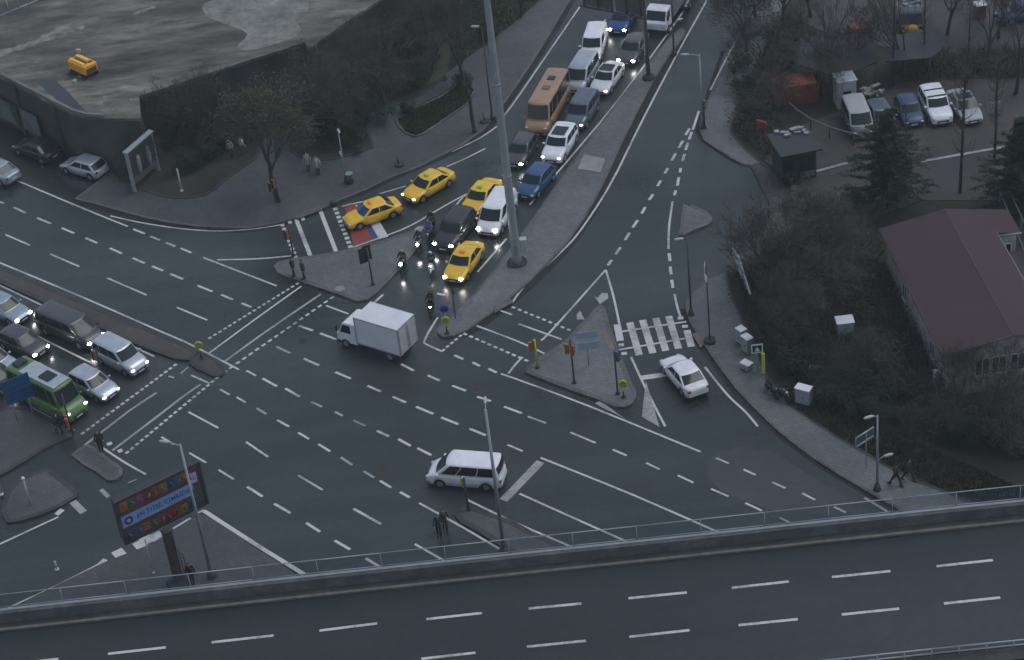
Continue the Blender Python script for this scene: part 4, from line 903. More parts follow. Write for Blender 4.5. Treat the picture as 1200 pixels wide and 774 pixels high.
# motorcycles ------------------------------------------------------------
def motorcycle(label, px, py, toward, col, lit=True, scooter=False, box=False, rider=None, parked=False, z=0.0):
    p = W(px, py, z); f = W(*toward, z)-p; rz = math.atan2(f.y, f.x)
    root = empty('scooter' if scooter else 'motorcycle', p, rz); tag(root, label, 'scooter' if scooter else 'motorcycle', 'motorcycles at the junction')
    pc = mat('bike_%d_%d_%d' % tuple(int(v*255) for v in col), col, .3, 0, .05, 3, coat=.4)
    r = .28 if scooter else .32
    for x in (.66, -.62):
        w_ = MB(); n = 18; vs = []; fs = []
        for i in range(n):
            a = 2*math.pi*i/n
            for k in range(6):
                q = 2*math.pi*k/6; rr = r-.055+.055*math.cos(q); vs.append((x+rr*math.cos(a), .055*math.sin(q), r+rr*math.sin(a)))
        for i in range(n):
            for k in range(6): fs.append((i*6+k, i*6+(k+1) % 6, ((i+1) % n)*6+(k+1) % 6, ((i+1) % n)*6+k))
        w_.add(vs, fs, 0, True); wo = w_.build('wheel', BLACK, root)
        w_ = MB(); w_.tube([(x,-.03,r),(x,.03,r)], r*.55, 10); w_.build('rim', STEELD, wo)
    b = MB()
    if scooter:
        b.tube([(-.75,0,.62),(-.35,0,.66),(-.05,0,.55),(.05,0,.38)], [.12,.19,.17,.10], 10); b.box((.20,0,.32), (.45,.36,.08)); b.tube([(.38,0,.35),(.48,0,.75),(.50,0,.98)], [.20,.23,.14], 10)
    else:
        b.tube([(-.45,0,.60),(-.1,0,.66),(.18,0,.86),(.38,0,.84),(.50,0,.66)], [.10,.15,.20,.17,.10], 10)
        b.box((0,0,.45), (.50,.28,.34)); b.tube([(-.40,0,.66),(-.85,0,.80)], [.12,.06], 8)
    b.build('fairing', pc, root)
    b = MB(); b.tube([(-.62,0,r),(-.1,0,.40),(.1,0,.40)], .05, 6); b.tube([(-.2,-.16,.30),(-.7,-.20,.36)], [.04,.06], 8)
    for s in (-1,1): b.tube([(.66,s*.09,r),(.48,s*.09,.95)], .025, 6)
    b.build('frame', STEELD, root)
    b = MB(); b.tube([(-.62,0,.80),(-.30,0,.80),(-.02,0,.78)], [.10,.14,.10], 8); b.build('seat', BLACK, root)
    b = MB(); b.tube([(.36,-.36,1.02),(.46,-.12,1.04),(.46,.12,1.04),(.36,.36,1.02)], .018, 6); b.build('handlebar', STEELD, root)
    for s in (-1,1):
        b = MB(); b.tube([(.44,s*.2,1.04),(.46,s*.27,1.2)], .01, 5); b.ball((.46,s*.28,1.22), (.02,.06,.045)); b.build('mirror', DARKP, root)
    b = MB(); b.ball((.58,0,.86), (.09,.12,.10), 0, 10); b.build('headlight', LAMPON if lit else LAMPOFF, root)
    b = MB(); b.tube([(.40,0,r*2+.03),(.66,0,r*2+.05),(.92,0,r*1.5)], [.06,.08,.05], 6); b.build('mudguard', pc, root)
    if box: b = MB(); b.box((-.82,0,1.02), (.42,.44,.42)); b.build('top_box', DARKP, root, bevel=.05)
    b = MB(); b.box((-.93,0,.74), (.04,.16,.07)); b.build('tail_light', TAIL, root)
    if rider:
        loc = Vector((p.x, p.y, z+.90))+Vector((math.cos(rz), math.sin(rz), 0))*-.25
        f.z = 0; person(rider['label'], 0, 0, None if False else f, 'ride', rider.get('top', (.02,.02,.022)), rider.get('legs', (.02,.02,.025)), loc=loc, helmet=rider.get('helmet', (.03,.03,.03)), group='riders on motorcycles')
    return root
PUR = (.10,.08,.42)
motorcycle('black motorcycle with one bright lamp nearest the central island', 473, 316, (470,324), (.015,.015,.017), rider=dict(label='person in black riding the motorcycle nearest the central island', helmet=(.25,.27,.28)))
motorcycle('dark motorcycle with lit lamp behind the one nearest the island', 492, 293, (490,300), (.02,.02,.025), rider=dict(label='person in black riding with a black helmet on the second motorcycle beside the black car', helmet=(.02,.02,.02)))
motorcycle('dark motorcycle under the rider in purple beside the black car', 504, 281, (501,290), (.03,.03,.05), rider=dict(label='person in a bright purple jacket riding beside the black car', top=PUR, helmet=(.12,.16,.03)), lit=False)
motorcycle('black motorcycle rearmost of the group left of the black car', 507, 270, (504,278), (.015,.016,.018), rider=dict(label='person in dark green black clothes riding rearmost of the motorcycle group', top=(.02,.025,.02), helmet=(.08,.12,.05)), lit=False)
motorcycle('white scooter with lit lamp between the taxi and the motorcycles', 507, 318, (505,328), (.7,.72,.74), scooter=True, rider=dict(label='person in dark jacket and white helmet riding the white scooter', helmet=(.6,.6,.6)))
motorcycle('motorcycle with twin bright lamps out alone in front of the queue', 506, 366, (505,378), (.02,.02,.022), scooter=True, box=True, rider=dict(label='person in black riding alone ahead of the queue', helmet=(.02,.02,.02)))
motorcycle('dark motorcycle parked at the verge next to the white cabinet', 915, 468, (925,474), (.04,.045,.06), lit=False, parked=True, z=.13)
motorcycle('dark scooter parked at the verge, left of another motorcycle', 905, 462, (912,470), (.03,.03,.035), lit=False, scooter=True, z=.13)
# ================================================================== STREET FURNITURE
def up(p, h): return Vector((p[0], p[1], p[2]+h))
def loc3(px, py, z=0.13): return W(px, py, z)
def h_at(px, py, ptop_y, z=.13):
    """height of an upright whose foot is at (px,py) and whose top shows at image row ptop_y"""
    b = W(px, py, z); lo, hi = 0.0, 80.0
    for _ in range(40):
        mid = (lo+hi)/2; q = b+Vector((0,0,mid))-EYE; y = 387-F_PX*q.dot(UP)/q.dot(FWD)
        if y > ptop_y: lo = mid
        else: hi = mid
    return lo
# tall mast
p = loc3(606,308); mast = empty('floodlight_mast', p); tag(mast, 'very tall tapered grey mast rising from the median out of the top of the frame', 'mast')
b = MB(); b.tube([(0,0,0),(0,0,.3),(0,0,14),(0,0,30),(0,0,42)], [.36,.34,.27,.18,.13], 16); b.build('pole', STEEL, mast)
b = MB(); b.tube([(0,0,0),(0,0,.12)], .75, 16); b.build('base_plate', STEELD, mast)
for zz, rr in ((7.5,.325),(15,.285),(22.5,.25)): b = MB(); b.tube([(0,0,zz),(0,0,zz+.16)], rr, 16); b.build('joint_ring', STEEL, mast)
b = MB(); b.box((0,-.35,1.3), (.28,.06,.9)); b.build('access_door', mat('door_grey', (.2,.22,.23), .5), mast, bevel=.02)
for k in range(12):
    b = MB(); b.tube([(.62*math.cos(k*.52), .62*math.sin(k*.52), .1),(.62*math.cos(k*.52), .62*math.sin(k*.52), .25)], .04, 6); b.build('bolt', STEELD, mast)
b = MB(); b.box((.62,.25,1.35), (.5,.5,1.1)); b.build('control_box', mat('pale_box', (.4,.42,.43), .5), mast, bevel=.04)
b = MB(); b.tube([(0,0,41.5),(0,0,42)], 1.5, 12)
b.build('lamp_ring', STEELD, mast)
for k in range(6):
    b = MB(); a = k*1.047; b.box((1.5*math.cos(a), 1.5*math.sin(a), 41.4), (.5,.5,.35), a); b.build('floodlight', STEEL, mast, bevel=.05)
# second mast carrying the gantry
p = loc3(760,92); m2 = empty('gantry_mast', p); tag(m2, 'dark grey mast on the narrow end of the median beside the dark sedan', 'mast')
b = MB(); b.tube([(0,0,0),(0,0,20)], [.19,.13], 12); b.build('pole', mat('mid_steel', (.12,.13,.135), .5, .2), m2)
b = MB(); b.tube([(0,0,0),(0,0,.25),(0,0,.3)], [.55,.5,.2], 12); b.build('base', mat('base_dark', (.03,.03,.032), .8), m2)
gz = 6.8; A = W(756,22,gz); B = W(680,7,gz)
gan = empty('overhead_gantry', A, 0); tag(gan, 'overhead gantry with ribbed grey sign backs spanning the queue at the top', 'gantry')
Bl = B-A; Bl.z = 0
b = MB(); b.tube([(0,0,0), Bl], .10, 6); b.tube([(0,0,2.2), Bl+Vector((0,0,2.2))], .10, 6)
for k in range(5): q = Bl*((k+.3)/4.6); b.tube([q, q+Vector((0,0,2.6))], .08, 6)
b.build('frame', STEELD, gan)
b = MB(); nrm = Vector((-Bl.y, Bl.x, 0)).normalized()*.12
for k0, k1 in ((.04,.46),(.52,.97)):
    q0, q1 = Bl*k0-nrm*1.2, Bl*k1-nrm*1.2; vs = [q0+Vector((0,0,.1)), q1+Vector((0,0,.1)), q1+Vector((0,0,2.9)), q0+Vector((0,0,2.9))]; b.add(vs+[v-nrm*.5 for v in vs], [(0,1,2,3),(7,6,5,4),(0,4,5,1),(1,5,6,2),(2,6,7,3),(3,7,4,0)])
b.build('sign_board', mat('sign_back', (.09,.10,.10), .6, .2, .15, 1), gan)

def lamp(label, px, py, ytop, arm, r=.09, z=.13, heads=1, second=None, col=None, alen=1.3, head=True, base=None, group='street lamps'):
    """arm: image direction (dx) of the head; second: height fraction of a lower head on the other side"""
    p = W(px, py, z); H = h_at(px, py, ytop, z); root = empty('street_lamp', p); tag(root, label, 'street lamp', group)
    b = MB(); b.tube([(0,0,0),(0,0,H)], [r*1.2, r*.65], 10); b.build('pole', col or STEEL, root)
    b = MB(); b.tube([(0,0,0),(0,0,.12),(0,0,.5)], [r*3.2,r*3,r*1.7], 10); b.build('base', base or STEELD, root)
    def hd(h_, d_, L_):
        dv = Vector((d_[0], d_[1], 0)).normalized()
        a = MB(); a.tube([(0,0,h_-.15), tuple(dv*L_*.5+Vector((0,0,h_))), tuple(dv*L_+Vector((0,0,h_+.05)))], .035, 6); a.build('arm', col or STEEL, root)
        q = dv*L_+Vector((0,0,h_+.05)); h_o = MB(); h_o.tube([q-dv*.10, q, q+dv*.25, q+dv*.5, q+dv*.58], [.04,.09,.11,.08,.03], 8); h_o.build('lamp_head', mat('lamp_shell', (.42,.44,.44), .4), root)
    if head: hd(H, arm, alen)
    if second: hd(H*second, (-arm[0], -arm[1]), .5)
    return root, H
lamp('tall street lamp on the island below the white passenger van', 591, 648, 480, (.05,1), .12, z=.13, alen=.6)
lamp('tall street lamp behind the large billboard, pole crossing in front of the sign', 248, 676, 521, (-1,.4), .10, z=.06, alen=.8)
lamp('slim street lamp above the right-hand road with an arm to the left', 824, 150, 64, (-1,.15), .08, alen=.9)
lamp('slim dark street lamp at the pavement corner above the zebra crossing', 810, 369, 280, (-1,.0), .07, alen=.3, col=STEELD, base=mat('green_base', (.03,.05,.03), .8))
lamp('street lamp with two heads and a street sign on the east pavement', 1028, 574, 487, (-1,-.25), .08, second=.42, alen=.35)
lamp('street lamp at the top end of the median with an arm over the right road', 790, 64, 27, (1,.5), .08, alen=.5, col=STEELD)
lamp('small park lamp standing behind the slip lane pavement', 406, 213, 152, (.2,-1), .06, alen=.1, second=.45, base=DARKP)
lamp('slim park lamp by the tree island left of the mast', 577, 140, 32, (-1,.3), .06, alen=.3, col=STEELD)

def label_sign(name, label, cat, px, py, z=.13, pole_h=2.5, r=.035, boards=(), pole_m=None, group=None):
    """boards: (shape, centre height, width, height, material, facing angle, offset)"""
    root = empty(name, W(px, py, z)); tag(root, label, cat, group)
    b = MB(); b.tube([(0,0,0),(0,0,pole_h)], r, 8); b.build('pole', pole_m or STEEL, root)
    for sh, hc, w_, h_, m_, fa, off in boards:
        b = MB(); d = Vector((math.cos(fa), math.sin(fa), 0)); t = Vector((-d.y, d.x, 0)); c_ = d*(r+.03)+t*off+Vector((0,0,hc))
        if sh == 'round':
            q0 = [c_+t*(w_/2*math.cos(a))+Vector((0,0,w_/2*math.sin(a))) for a in [i*math.pi/8 for i in range(16)]]
        elif sh == 'tri':
            q0 = [c_+t*(-w_/2)+Vector((0,0,-h_/2)), c_+t*(w_/2)+Vector((0,0,-h_/2)), c_+Vector((0,0,h_/2))]
        else:
            q0 = [c_+t*(sx*w_/2)+Vector((0,0,sz*h_/2)) for sx, sz in ((-1,-1),(1,-1),(1,1),(-1,1))]
        n = len(q0); b.add(q0+[v+d*.03 for v in q0], [tuple(range(n))[::-1], tuple(range(n,2*n))]+[(i,(i+1)%n,n+(i+1)%n,n+i) for i in range(n)]); b.build('sign_board', m_, root)
    return root
SGREY = mat('sign_back_pale', (.42,.45,.46), .5, .2)
toC = R(-90)   # facing the camera
def signal(label, px, py, ytop, z=.13, housing=ORANGE, face=0.0, heads=((1.0,0),), backplate=False, arm=None, pole_m=None, group='traffic signals'):
    H = h_at(px, py, ytop, z); root = empty('traffic_signal', W(px, py, z)); tag(root, label, 'traffic light', group)
    b = MB(); b.tube([(0,0,0),(0,0,H)], .065, 8); b.build('pole', pole_m or STEELD, root)
    b = MB(); b.tube([(0,0,0),(0,0,.1)], .16, 8); b.build('base', DARKP, root)
    for f, off in heads:
        d = Vector((math.cos(face), math.sin(face), 0)); t = Vector((-d.y, d.x, 0)); c_ = d*.2+t*off+Vector((0,0,H*f-.5))
        b = MB(); b.box(tuple(c_), (.20,.28,.82), face); hs_ = b.build('signal_head', housing, root, bevel=.03)
        if backplate: b = MB(); b.box(tuple(c_-d*.02), (.03,.62,1.25), face); b.build('backplate', DARKP, hs_)
        for k in range(3):
            b = MB(); q = c_+d*.10+Vector((0,0,.26-.26*k)); b.tube([q, q+d*.12], [.11,.12], 8); b.build('visor', DARKP, hs_)
    return root, H
signal('orange traffic signal on the near edge of the triangular island', 673, 449, 398, face=R(60), heads=((.86,0),(.86,.42)), group='traffic signals')
signal('orange traffic signal on a short yellow post at the left corner of the triangular island', 630, 431, 399, face=R(100), heads=((1.0,0),(.95,.3)), pole_m=YG)
signal('orange traffic signal box on the lamp post side of the right-hand road', 826, 151, 118, face=R(70), heads=((1.0,0),))
signal('orange traffic signal on the crossing of the slip lane below the bare tree', 344, 300, 268, face=R(200), heads=((1.0,0),), z=.0)
signal('orange signal on the dark tree trunk post beside the slip lane pavement', 327, 237, 208, face=R(220), heads=((1.0,0),(.8,-.4)))
signal('dark traffic signal seen from behind on the centre island', 437, 334, 291, face=R(110), heads=((1.0,0),(.95,.35)), housing=DARKP, backplate=True)
signal('traffic signal with yellow backing on the island beside the white passenger van', 549, 598, 560, face=R(110), heads=((1.0,0),), housing=mat('dull_yellow', (.38,.33,.15), .5))
signal('traffic signal with orange housings on the nose of the lower left pavement', 84, 505, 462, face=R(200), heads=((.50,0),(.50,.5)))
signal('signal post with brown backplate standing on the refuge between the waiting cars', 122, 446, 409, z=0, face=R(200), heads=((1.0,0),), housing=mat('brown_box', (.16,.10,.07), .6))
signal('thin blue grey signal post on the east side of the triangular island', 724, 462, 412, face=R(30), heads=((1.0,0),), housing=mat('blue_box', (.04,.12,.18), .5))
def bollard(label, px, py, z=.13, h=1.15):
    root = empty('traffic_bollard', W(px, py, z)); tag(root, label, 'bollard', 'yellow green keep-right bollards')
    b = MB(); b.tube([(0,0,0),(0,0,h*.5)], .05, 8); b.build('post', STEELD, root)
    b = MB(); b.tube([(0,-.07,h),(0,.07,h)], .30, 16); b.build('disc', YG, root)
    for k in (0, 1):
        b = MB(); zc = h+.12-.2*k
        b.add([(x*.2, -.08, zc+zz) for x, zz in ((-1,-.09),(0,.04),(1,-.09),(1,-.16),(0,-.03),(-1,-.16))], [(0,5,4,1),(1,4,3,2)]); b.build('chevron', DARKP, root)
    b = MB(); b.tube([(0,0,0),(0,0,.06)], .2, 8); b.build('base', DARKP, root)
bollard('yellow green round bollard at the tip of the central reservation', 236, 420, .12)
bollard('yellow green round bollard on the lower tip of the triangular island', 731, 466)
bollard('yellow green round bollard on the nose of the median below the blue arrow sign', 524, 391)
label_sign('arrow_sign', 'round blue arrow sign above the yellow bollard on the median nose', 'road sign', 524.5, 390, pole_h=2.3, boards=(('round', 2.1, .62, 0, BLUES, toC, 0), ('tri', 2.1, .30, .28, WHITEP, toC, .0)))
label_sign('signal_post', 'slim dark post on the median nose right of the blue arrow sign', 'post', 534, 373, pole_h=2.6, pole_m=STEELD, boards=(('rect', 2.3, .22, .5, DARKP, R(60), 0),))
label_sign('road_sign', 'pale double sign boards on the triangular island, lower right of the signal', 'road sign', 690, 428, pole_h=3.0, boards=(('rect', 2.6, 1.5, .55, mat('pale_blue_board', (.30,.38,.44), .5), toC, 0), ('rect', 1.7, 1.5, .6, mat('pale_blue_board', (.3,.38,.44), .5), toC, .1)))
label_sign('road_sign', 'white round and square sign backs on the dark pole at the east corner', 'road sign', 832, 401, pole_h=h_at(832,401,312), r=.05, pole_m=STEELD, boards=(('rect', h_at(832,401,316), .85, .8, SGREY, R(170), 0), ('round', h_at(832,401,325), .6, 0, WHITEP, R(190), .1)))
b = MB(); p = loc3(832,401); b.tube([(0,0,0),(0,0,.25)], .4, 12); tag(b.build('pole_base', mat('base_dark', (.03,.03,.032), .8), None, p), 'dark round footing of the pole with white sign backs', 'pole base')
rs = label_sign('crossing_sign', 'square blue pedestrian crossing sign at the edge of the bushes', 'road sign', 888, 436, z=.16, pole_h=2.2, boards=(('rect', 2.0, .80, .72, WHITEP, toC, 0),))
b = MB(); b.box((0,-.085,2.0), (.62,.02,.54)); b.build('sign_face', mat('night_blue', (.03,.045,.10), .4), rs)
b = MB(); b.add([(-.2,-.10,1.8),(.2,-.10,1.8),(0,-.10,2.2)], [(0,1,2)]); b.build('symbol', WHITEP, rs)
b = MB(); b.box((0,0,.85), (.22,.16,1.7)); tag(b.build('marker_post', mat('marker_yellow', (.6,.62,.10), .5), None, W(895,438,.16), bevel=.03), 'upright yellow marker post right of the blue crossing sign', 'marker post')
st = label_sign('street_sign', 'double slatted street name sign left of the two-headed lamp', 'street sign', 1015, 545, z=.16, pole_h=2.6, boards=())
b = MB()
for zz in (2.65, 1.95):
    b.tube([(-.75,-.5,zz),(.55,.42,zz)], .06, 6)
for x in (-.75,.55): b.tube([(x, -.5 if x < 0 else .42, 1.9),(x, -.5 if x < 0 else .42, 2.7)], .03, 6)
b.build('frame', STEEL, st)
b = MB(); b.add([(-.72,-.48,2.05),(.52,.40,2.05),(.52,.40,2.6),(-.72,-.48,2.6)], [(0,1,2,3)]); b.build('sign_board', mat('slate_board', (.07,.09,.11), .5), st)
def cabinet(label, px, py, d, z=.16, rz=R(-35), m_=None, group=None, h=None):
    root = empty('utility_cabinet', W(px, py, z), rz); tag(root, label, 'utility cabinet', group)
    m_ = m_ or WHITEP; b = MB(); b.box((0,0,d[2]/2+.08), d); b.build('body', m_, root, bevel=.02)
    b = MB(); b.box((0,0,d[2]+.11), (d[0]+.08,d[1]+.08,.06)); b.build('top', WHITEP, root, bevel=.015)
    b = MB(); b.box((0,0,.04), (d[0]-.06,d[1]-.06,.08)); b.build('plinth', CONCD, root)
    b = MB(); b.box((0,-d[1]/2-.008,d[2]/2+.08), (d[0]*.9,.012,d[2]*.88)); b.box((0,-d[1]/2-.018,d[2]/2+.08), (.015,.012,d[2]*.86)); dr = b.build('door', mat('cabinet_door', (.30,.33,.36), .5), root)
    b = MB(); b.box((.06,-d[1]/2-.03,d[2]*.55), (.03,.03,.14)); b.build('handle', DARKP, dr)
CM = mat('cabinet_grey', (.34,.37,.39), .5, 0, .1, 2)
cabinet('pale grey utility cabinet standing alone at the foot of the slope', 942, 472, (1.0,.6,1.15), m_=CM)
cabinet('upper of two weathered white cabinets at the edge of the bushes', 869, 402, (.6,.5,1.1), rz=R(-60), m_=PT['dirty'], group='two cabinets by the bushes')
cabinet('lower of two weathered white cabinets at the edge of the bushes', 876, 413, (.7,.5,1.2), rz=R(-60), m_=PT['grey'], group='two cabinets by the bushes')
cabinet('small grey rubbish-stained cabinet below the pair of white cabinets', 875, 433, (.7,.5,.45), rz=R(-50), m_=PT['grey'], z=.13)
cabinet('pale box lying in the bushes above the lone cabinet', 953, 436, (.5,.45,.35), rz=R(20), m_=PT['dirty'])
cabinet('weathered pale square crate among the bushes left of the house', 990, 400, (1.15,.9,1.7), rz=0, m_=mat('crate_pale', (.26,.28,.25), .8, 0, .4, 4))
cabinet('narrow white box standing by the house wall at the right', 1097, 455, (.35,.3,1.3), rz=.2, m_=WHITEP)
# things on the slip-lane pavement
def bikestand(label, px, py):
    root = empty('planter_post', W(px, py, .13)); tag(root, label, 'post', 'small dark posts on the pavement'); b = MB(); b.tube([(0,0,0),(-.1,0,.9)], .06, 6); b.build('post', STEELD, root); b = MB(); b.tube([(0,0,0),(0,0,.18)], [.42,.36], 8); b.build('base', mat('green_base', (.03,.05,.03), .8), root)
bikestand('leaning dark post on a green base between lawn and upper taxi', 468, 194)
bikestand('short dark post beside the mast foot on the park side', 568, 143)
for i, (x, y, lb) in enumerate(((391,239,'small dark stone on the pavement above the standing taxi'),)):
    b = MB(); b.ball((0,0,.15), (.35,.25,.2), 0, 8); tag(b.build('stone', mat('dark_stone', (.05,.06,.06), .8), None, W(x,y,.13)), lb, 'stone')
# litter bin near park lamp
root = empty('litter_bin', W(406,215,.13)); tag(root, 'dark litter bin with a pale lid at the foot of the small park lamp', 'bin'); b = MB(); b.tube([(0.3,0,0),(0.3,0,.8)], .28, 12); b.build('body', STEELD, root); b = MB(); b.tube([(0.3,0,.8),(0.3,0,.9)], .31, 12); b.build('lid', mat('bin_lid', (.2,.25,.27), .5), root)
# white marker poles
def marker(label, a, z, h, lean=(0,0), r=.07, ball=False):
    root = empty('marker_pole', W(*a, z)); tag(root, label, 'pole', 'pale marker poles'); b = MB(); b.tube([(0,0,0),(lean[0],lean[1],h)], r, 8); b.build('pole', mat('pale_pole', (.38,.39,.37), .6), root)
    b = MB(); (b.ball((lean[0],lean[1],h+.08), .13, 0, 8) if ball else b.tube([(0,0,0),(0,0,.1)], r*2, 8)); b.build('cap' if ball else 'foot', WHITEP, root)
marker('pale pole with white ball top on the lower left island', (36,592), .13, h_at(36,592,562), ball=True)
marker('white pole standing in soil beside the poster shelter', (213,224), .19, h_at(213,224,198))
marker('short pale pole standing on the road at the lower left', (67,668), 0, h_at(67,668,658))
marker('slim post under the right end of the lower left line', (180,672), .06, h_at(180,672,632), r=.04)
marker('blueish post at the left frame edge beside the lower left island', (2,580), .13, h_at(2,580,545))

# poster shelter
A = W(158,225,.19); B = W(186,200,.19); d = B-A; rz = math.atan2(d.y, d.x); Lp = d.length
sh = empty('poster_shelter', (A+B)/2, rz); tag(sh, 'tall poster panel with a white capped top edge standing by the platform wall', 'poster panel')
Hs = 3.6
b = MB(); b.box((0,0,Hs/2+.3), (Lp,.22,Hs-.6)); b.build('panel', mat('poster_dark', (.045,.05,.055), .4, 0, .3, 1), sh)
b = MB(); b.box((0,0,Hs+.06), (Lp+.3,.5,.14)); b.box((0,.16,Hs+.15), (Lp+.3,.06,.06)); b.build('roof_edge', mat('shelter_white', (.26,.30,.31), .4), sh, bevel=.02)
for s in (-1,1):
    b = MB(); b.box((s*Lp/2,0,Hs/2), (.14,.3,Hs)); b.build('post', STEEL, sh)
for x in (-.25,.32):
    b = MB(); b.tube([(x*Lp*.7,-.115,1.1),(x*Lp*.7,-.125,1.7),(x*Lp*.7,-.125,2.3),(x*Lp*.7+.05,-.12,2.8)], [.10,.20,.22,.12], 8); b.build('poster_figure', mat('poster_pale', (.28,.30,.31), .6), sh)
b = MB(); b.box((0,-.118,.9), (Lp*.9,.02,.5)); b.build('poster_band', mat('poster_brown', (.12,.09,.085), .6), sh)

# large billboard, lower left
zb = 4.6; A = W(147,637,zb); B = W(243,589,zb); d = B-A; rz = math.atan2(d.y, d.x); BL = d.length; BH = 3.1
print('BILL', BL)
bb = empty('billboard', W(214,690,.06), rz); tag(bb, 'large tilted advertising billboard on a thick dark post, blue band of text between coloured tiles', 'billboard')
mi = Matrix.Rotation(-rz, 4, 'Z') @ Matrix.Translation(-bb.location)
cc = mi @ ((A+B)/2); cx, cy = cc.x, cc.y
b = MB(); b.box((cx, cy+.30, zb+BH/2), (BL, .6, BH)); b.build('box', mat('billboard_box', (.035,.037,.042), .6), bb)
b = MB(); b.box((cx, cy-.03, zb-.05), (BL+.1,.16,.14)); b.box((cx, cy-.03, zb+BH+.05), (BL+.1,.16,.14))
for s in (-1,1): b.box((cx+s*(BL/2), cy-.03, zb+BH/2), (.16,.16,BH+.2))
b.build('frame', STEELD, bb)
b = MB(); b.box((cx, cy-.012, zb+BH/2), (BL-.1,.02,BH-.04)); face = b.build('poster', mat('poster_maroon', (.10,.035,.045), .5, 0, .2, 2), bb)
b = MB(); b.box((cx-.3, cy-.03, zb+BH*.48), (BL-.75,.02,.86)); b.build('text_band', mat('band_blue', (.17,.30,.50), .5, 0, .12, 2), face)
b = MB(); b.box((cx+BL/2-.62, cy-.03, zb+BH*.72), (.62,.02,.75)); b.build('side_label', mat('band_pale', (.34,.38,.48), .5), face)
b = MB(); b.box((cx+BL/2-.5, cy-.031, zb+BH*.28), (.8,.02,1.2)); b.build('side_panel', mat('poster_olive', (.05,.075,.05), .5), face)
tcol = [(.22,.10,.02),(.16,.02,.04),(.02,.07,.14),(.05,.10,.04),(.18,.06,.03),(.02,.10,.16),(.16,.05,.10),(.20,.13,.03)]
rnd = random.Random(5)
for row, zz in ((0, zb+BH*.84), (1, zb+BH*.13)):
    for k in range(9):
        x = cx-BL/2+.5+k*(BL-1.4)/8.2; b = MB(); b.box((x, cy-.035, zz+rnd.uniform(-.03,.03)), (.58,.02,.62 if row else .66)); c_ = tcol[(k*3+row*2) % 8]
        tl_ = b.build('picture_tile', mat('tile_%d' % ((k*3+row*2) % 8), c_, .5, 0, .4, 5), face)
        b = MB(); b.tube([(x+rnd.uniform(-.08,.08), cy-.046, zz+rnd.uniform(-.06,.06)), (x, cy-.052, zz)], [.19,.17], 8); b.build('tile_picture', mat('tile_%d' % ((k+4) % 8), tcol[(k+4) % 8], .5), tl_)
def text(s, size, m_, parent, loc, rot, name='lettering', ext=.004):
    cu = bpy.data.curves.new(name, 'FONT'); cu.body = s; cu.size = size; cu.extrude = ext; cu.offset = .008*size; cu.align_x = 'CENTER'; cu.align_y = 'CENTER'
    o = bpy.data.objects.new(name, cu); COL.objects.link(o); bpy.context.view_layer.update()
    me = bpy.data.meshes.new_from_object(o.evaluated_get(bpy.context.evaluated_depsgraph_get())); bpy.data.objects.remove(o)
    me.materials.append(m_); q = bpy.data.objects.new(name, me); COL.objects.link(q); q.parent = parent; q.location = loc; q.rotation_euler = rot; return q
text('EN İYİSİ, CİMRİDE', .42, mat('text_navy', (.02,.05,.17), .5), face, (cx+.08, cy-.045, zb+BH*.48), (R(90),0,0))
text('AL', .42, mat('text_navy', (.02,.05,.17), .5), face, (cx+BL/2-.62, cy-.045, zb+BH*.72), (R(90),0,0))
b = MB(); b.tube([(cx-BL/2+.55, cy-.04, zb+BH*.48),(cx-BL/2+.55, cy-.055, zb+BH*.48)], .30, 16); b.build('logo_disc', mat('text_navy', (.02,.05,.17), .5), face)
b = MB(); b.tube([(cx-BL/2+.55, cy-.056, zb+BH*.48),(cx-BL/2+.55, cy-.06, zb+BH*.48)], .13, 12); b.build('logo_disc', mat('band_pale', (.34,.38,.48), .5), face)
b = MB(); b.box((0, .3, zb/2), (.55,.5,zb)); b.box((cx, cy+.45, zb-.12), (BL*.8,.5,.22)); b.build('post', mat('post_brown', (.05,.04,.038), .7, 0, .3, 2), bb, bevel=.04)
b = MB(); b.box((0,.3,.2), (1.3,1.2,.4)); b.build('footing', CONCD, bb)
b = MB()
for a in (-.3,.3): b.tube([(.55,a+.3,0),(.55,a+.3,2.6)], .03, 6)
for k in range(7): b.tube([(.55,0,.3+k*.35),(.55,.6,.3+k*.35)], .02, 5)
b.build('ladder', STEELD, bb)
# blue board, left
A = W(8,474,1.7); B = W(39,461,1.7); d = B-A; rz = math.atan2(d.y, d.x)
bd = empty('direction_board', (A+B)/2-Vector((0,0,1.57)), rz); tag(bd, 'large blue gridded sign board standing beside the green midibus at the left edge', 'sign board')
L_ = d.length; b = MB(); b.box((0,0,2.4), (L_,.06,2.0)); sb = b.build('sign_board', mat('board_blue', (.012,.06,.17), .5, 0, .15, 2), bd)
b = MB()
for k in range(5): b.box((0,-.04,1.5+k*.45), (L_,.02,.03))
for k in range(4): b.box((-L_/2+L_*(k+.5)/4,-.04,2.4), (.03,.02,2.0))
b.build('grid_bars', mat('board_bars', (.03,.09,.2), .5), sb)
for s in (-.3,.3): b = MB(); b.tube([(s*L_,.05,-.1),(s*L_,.05,2.2)], .06, 6); b.build('post', STEEL, bd)
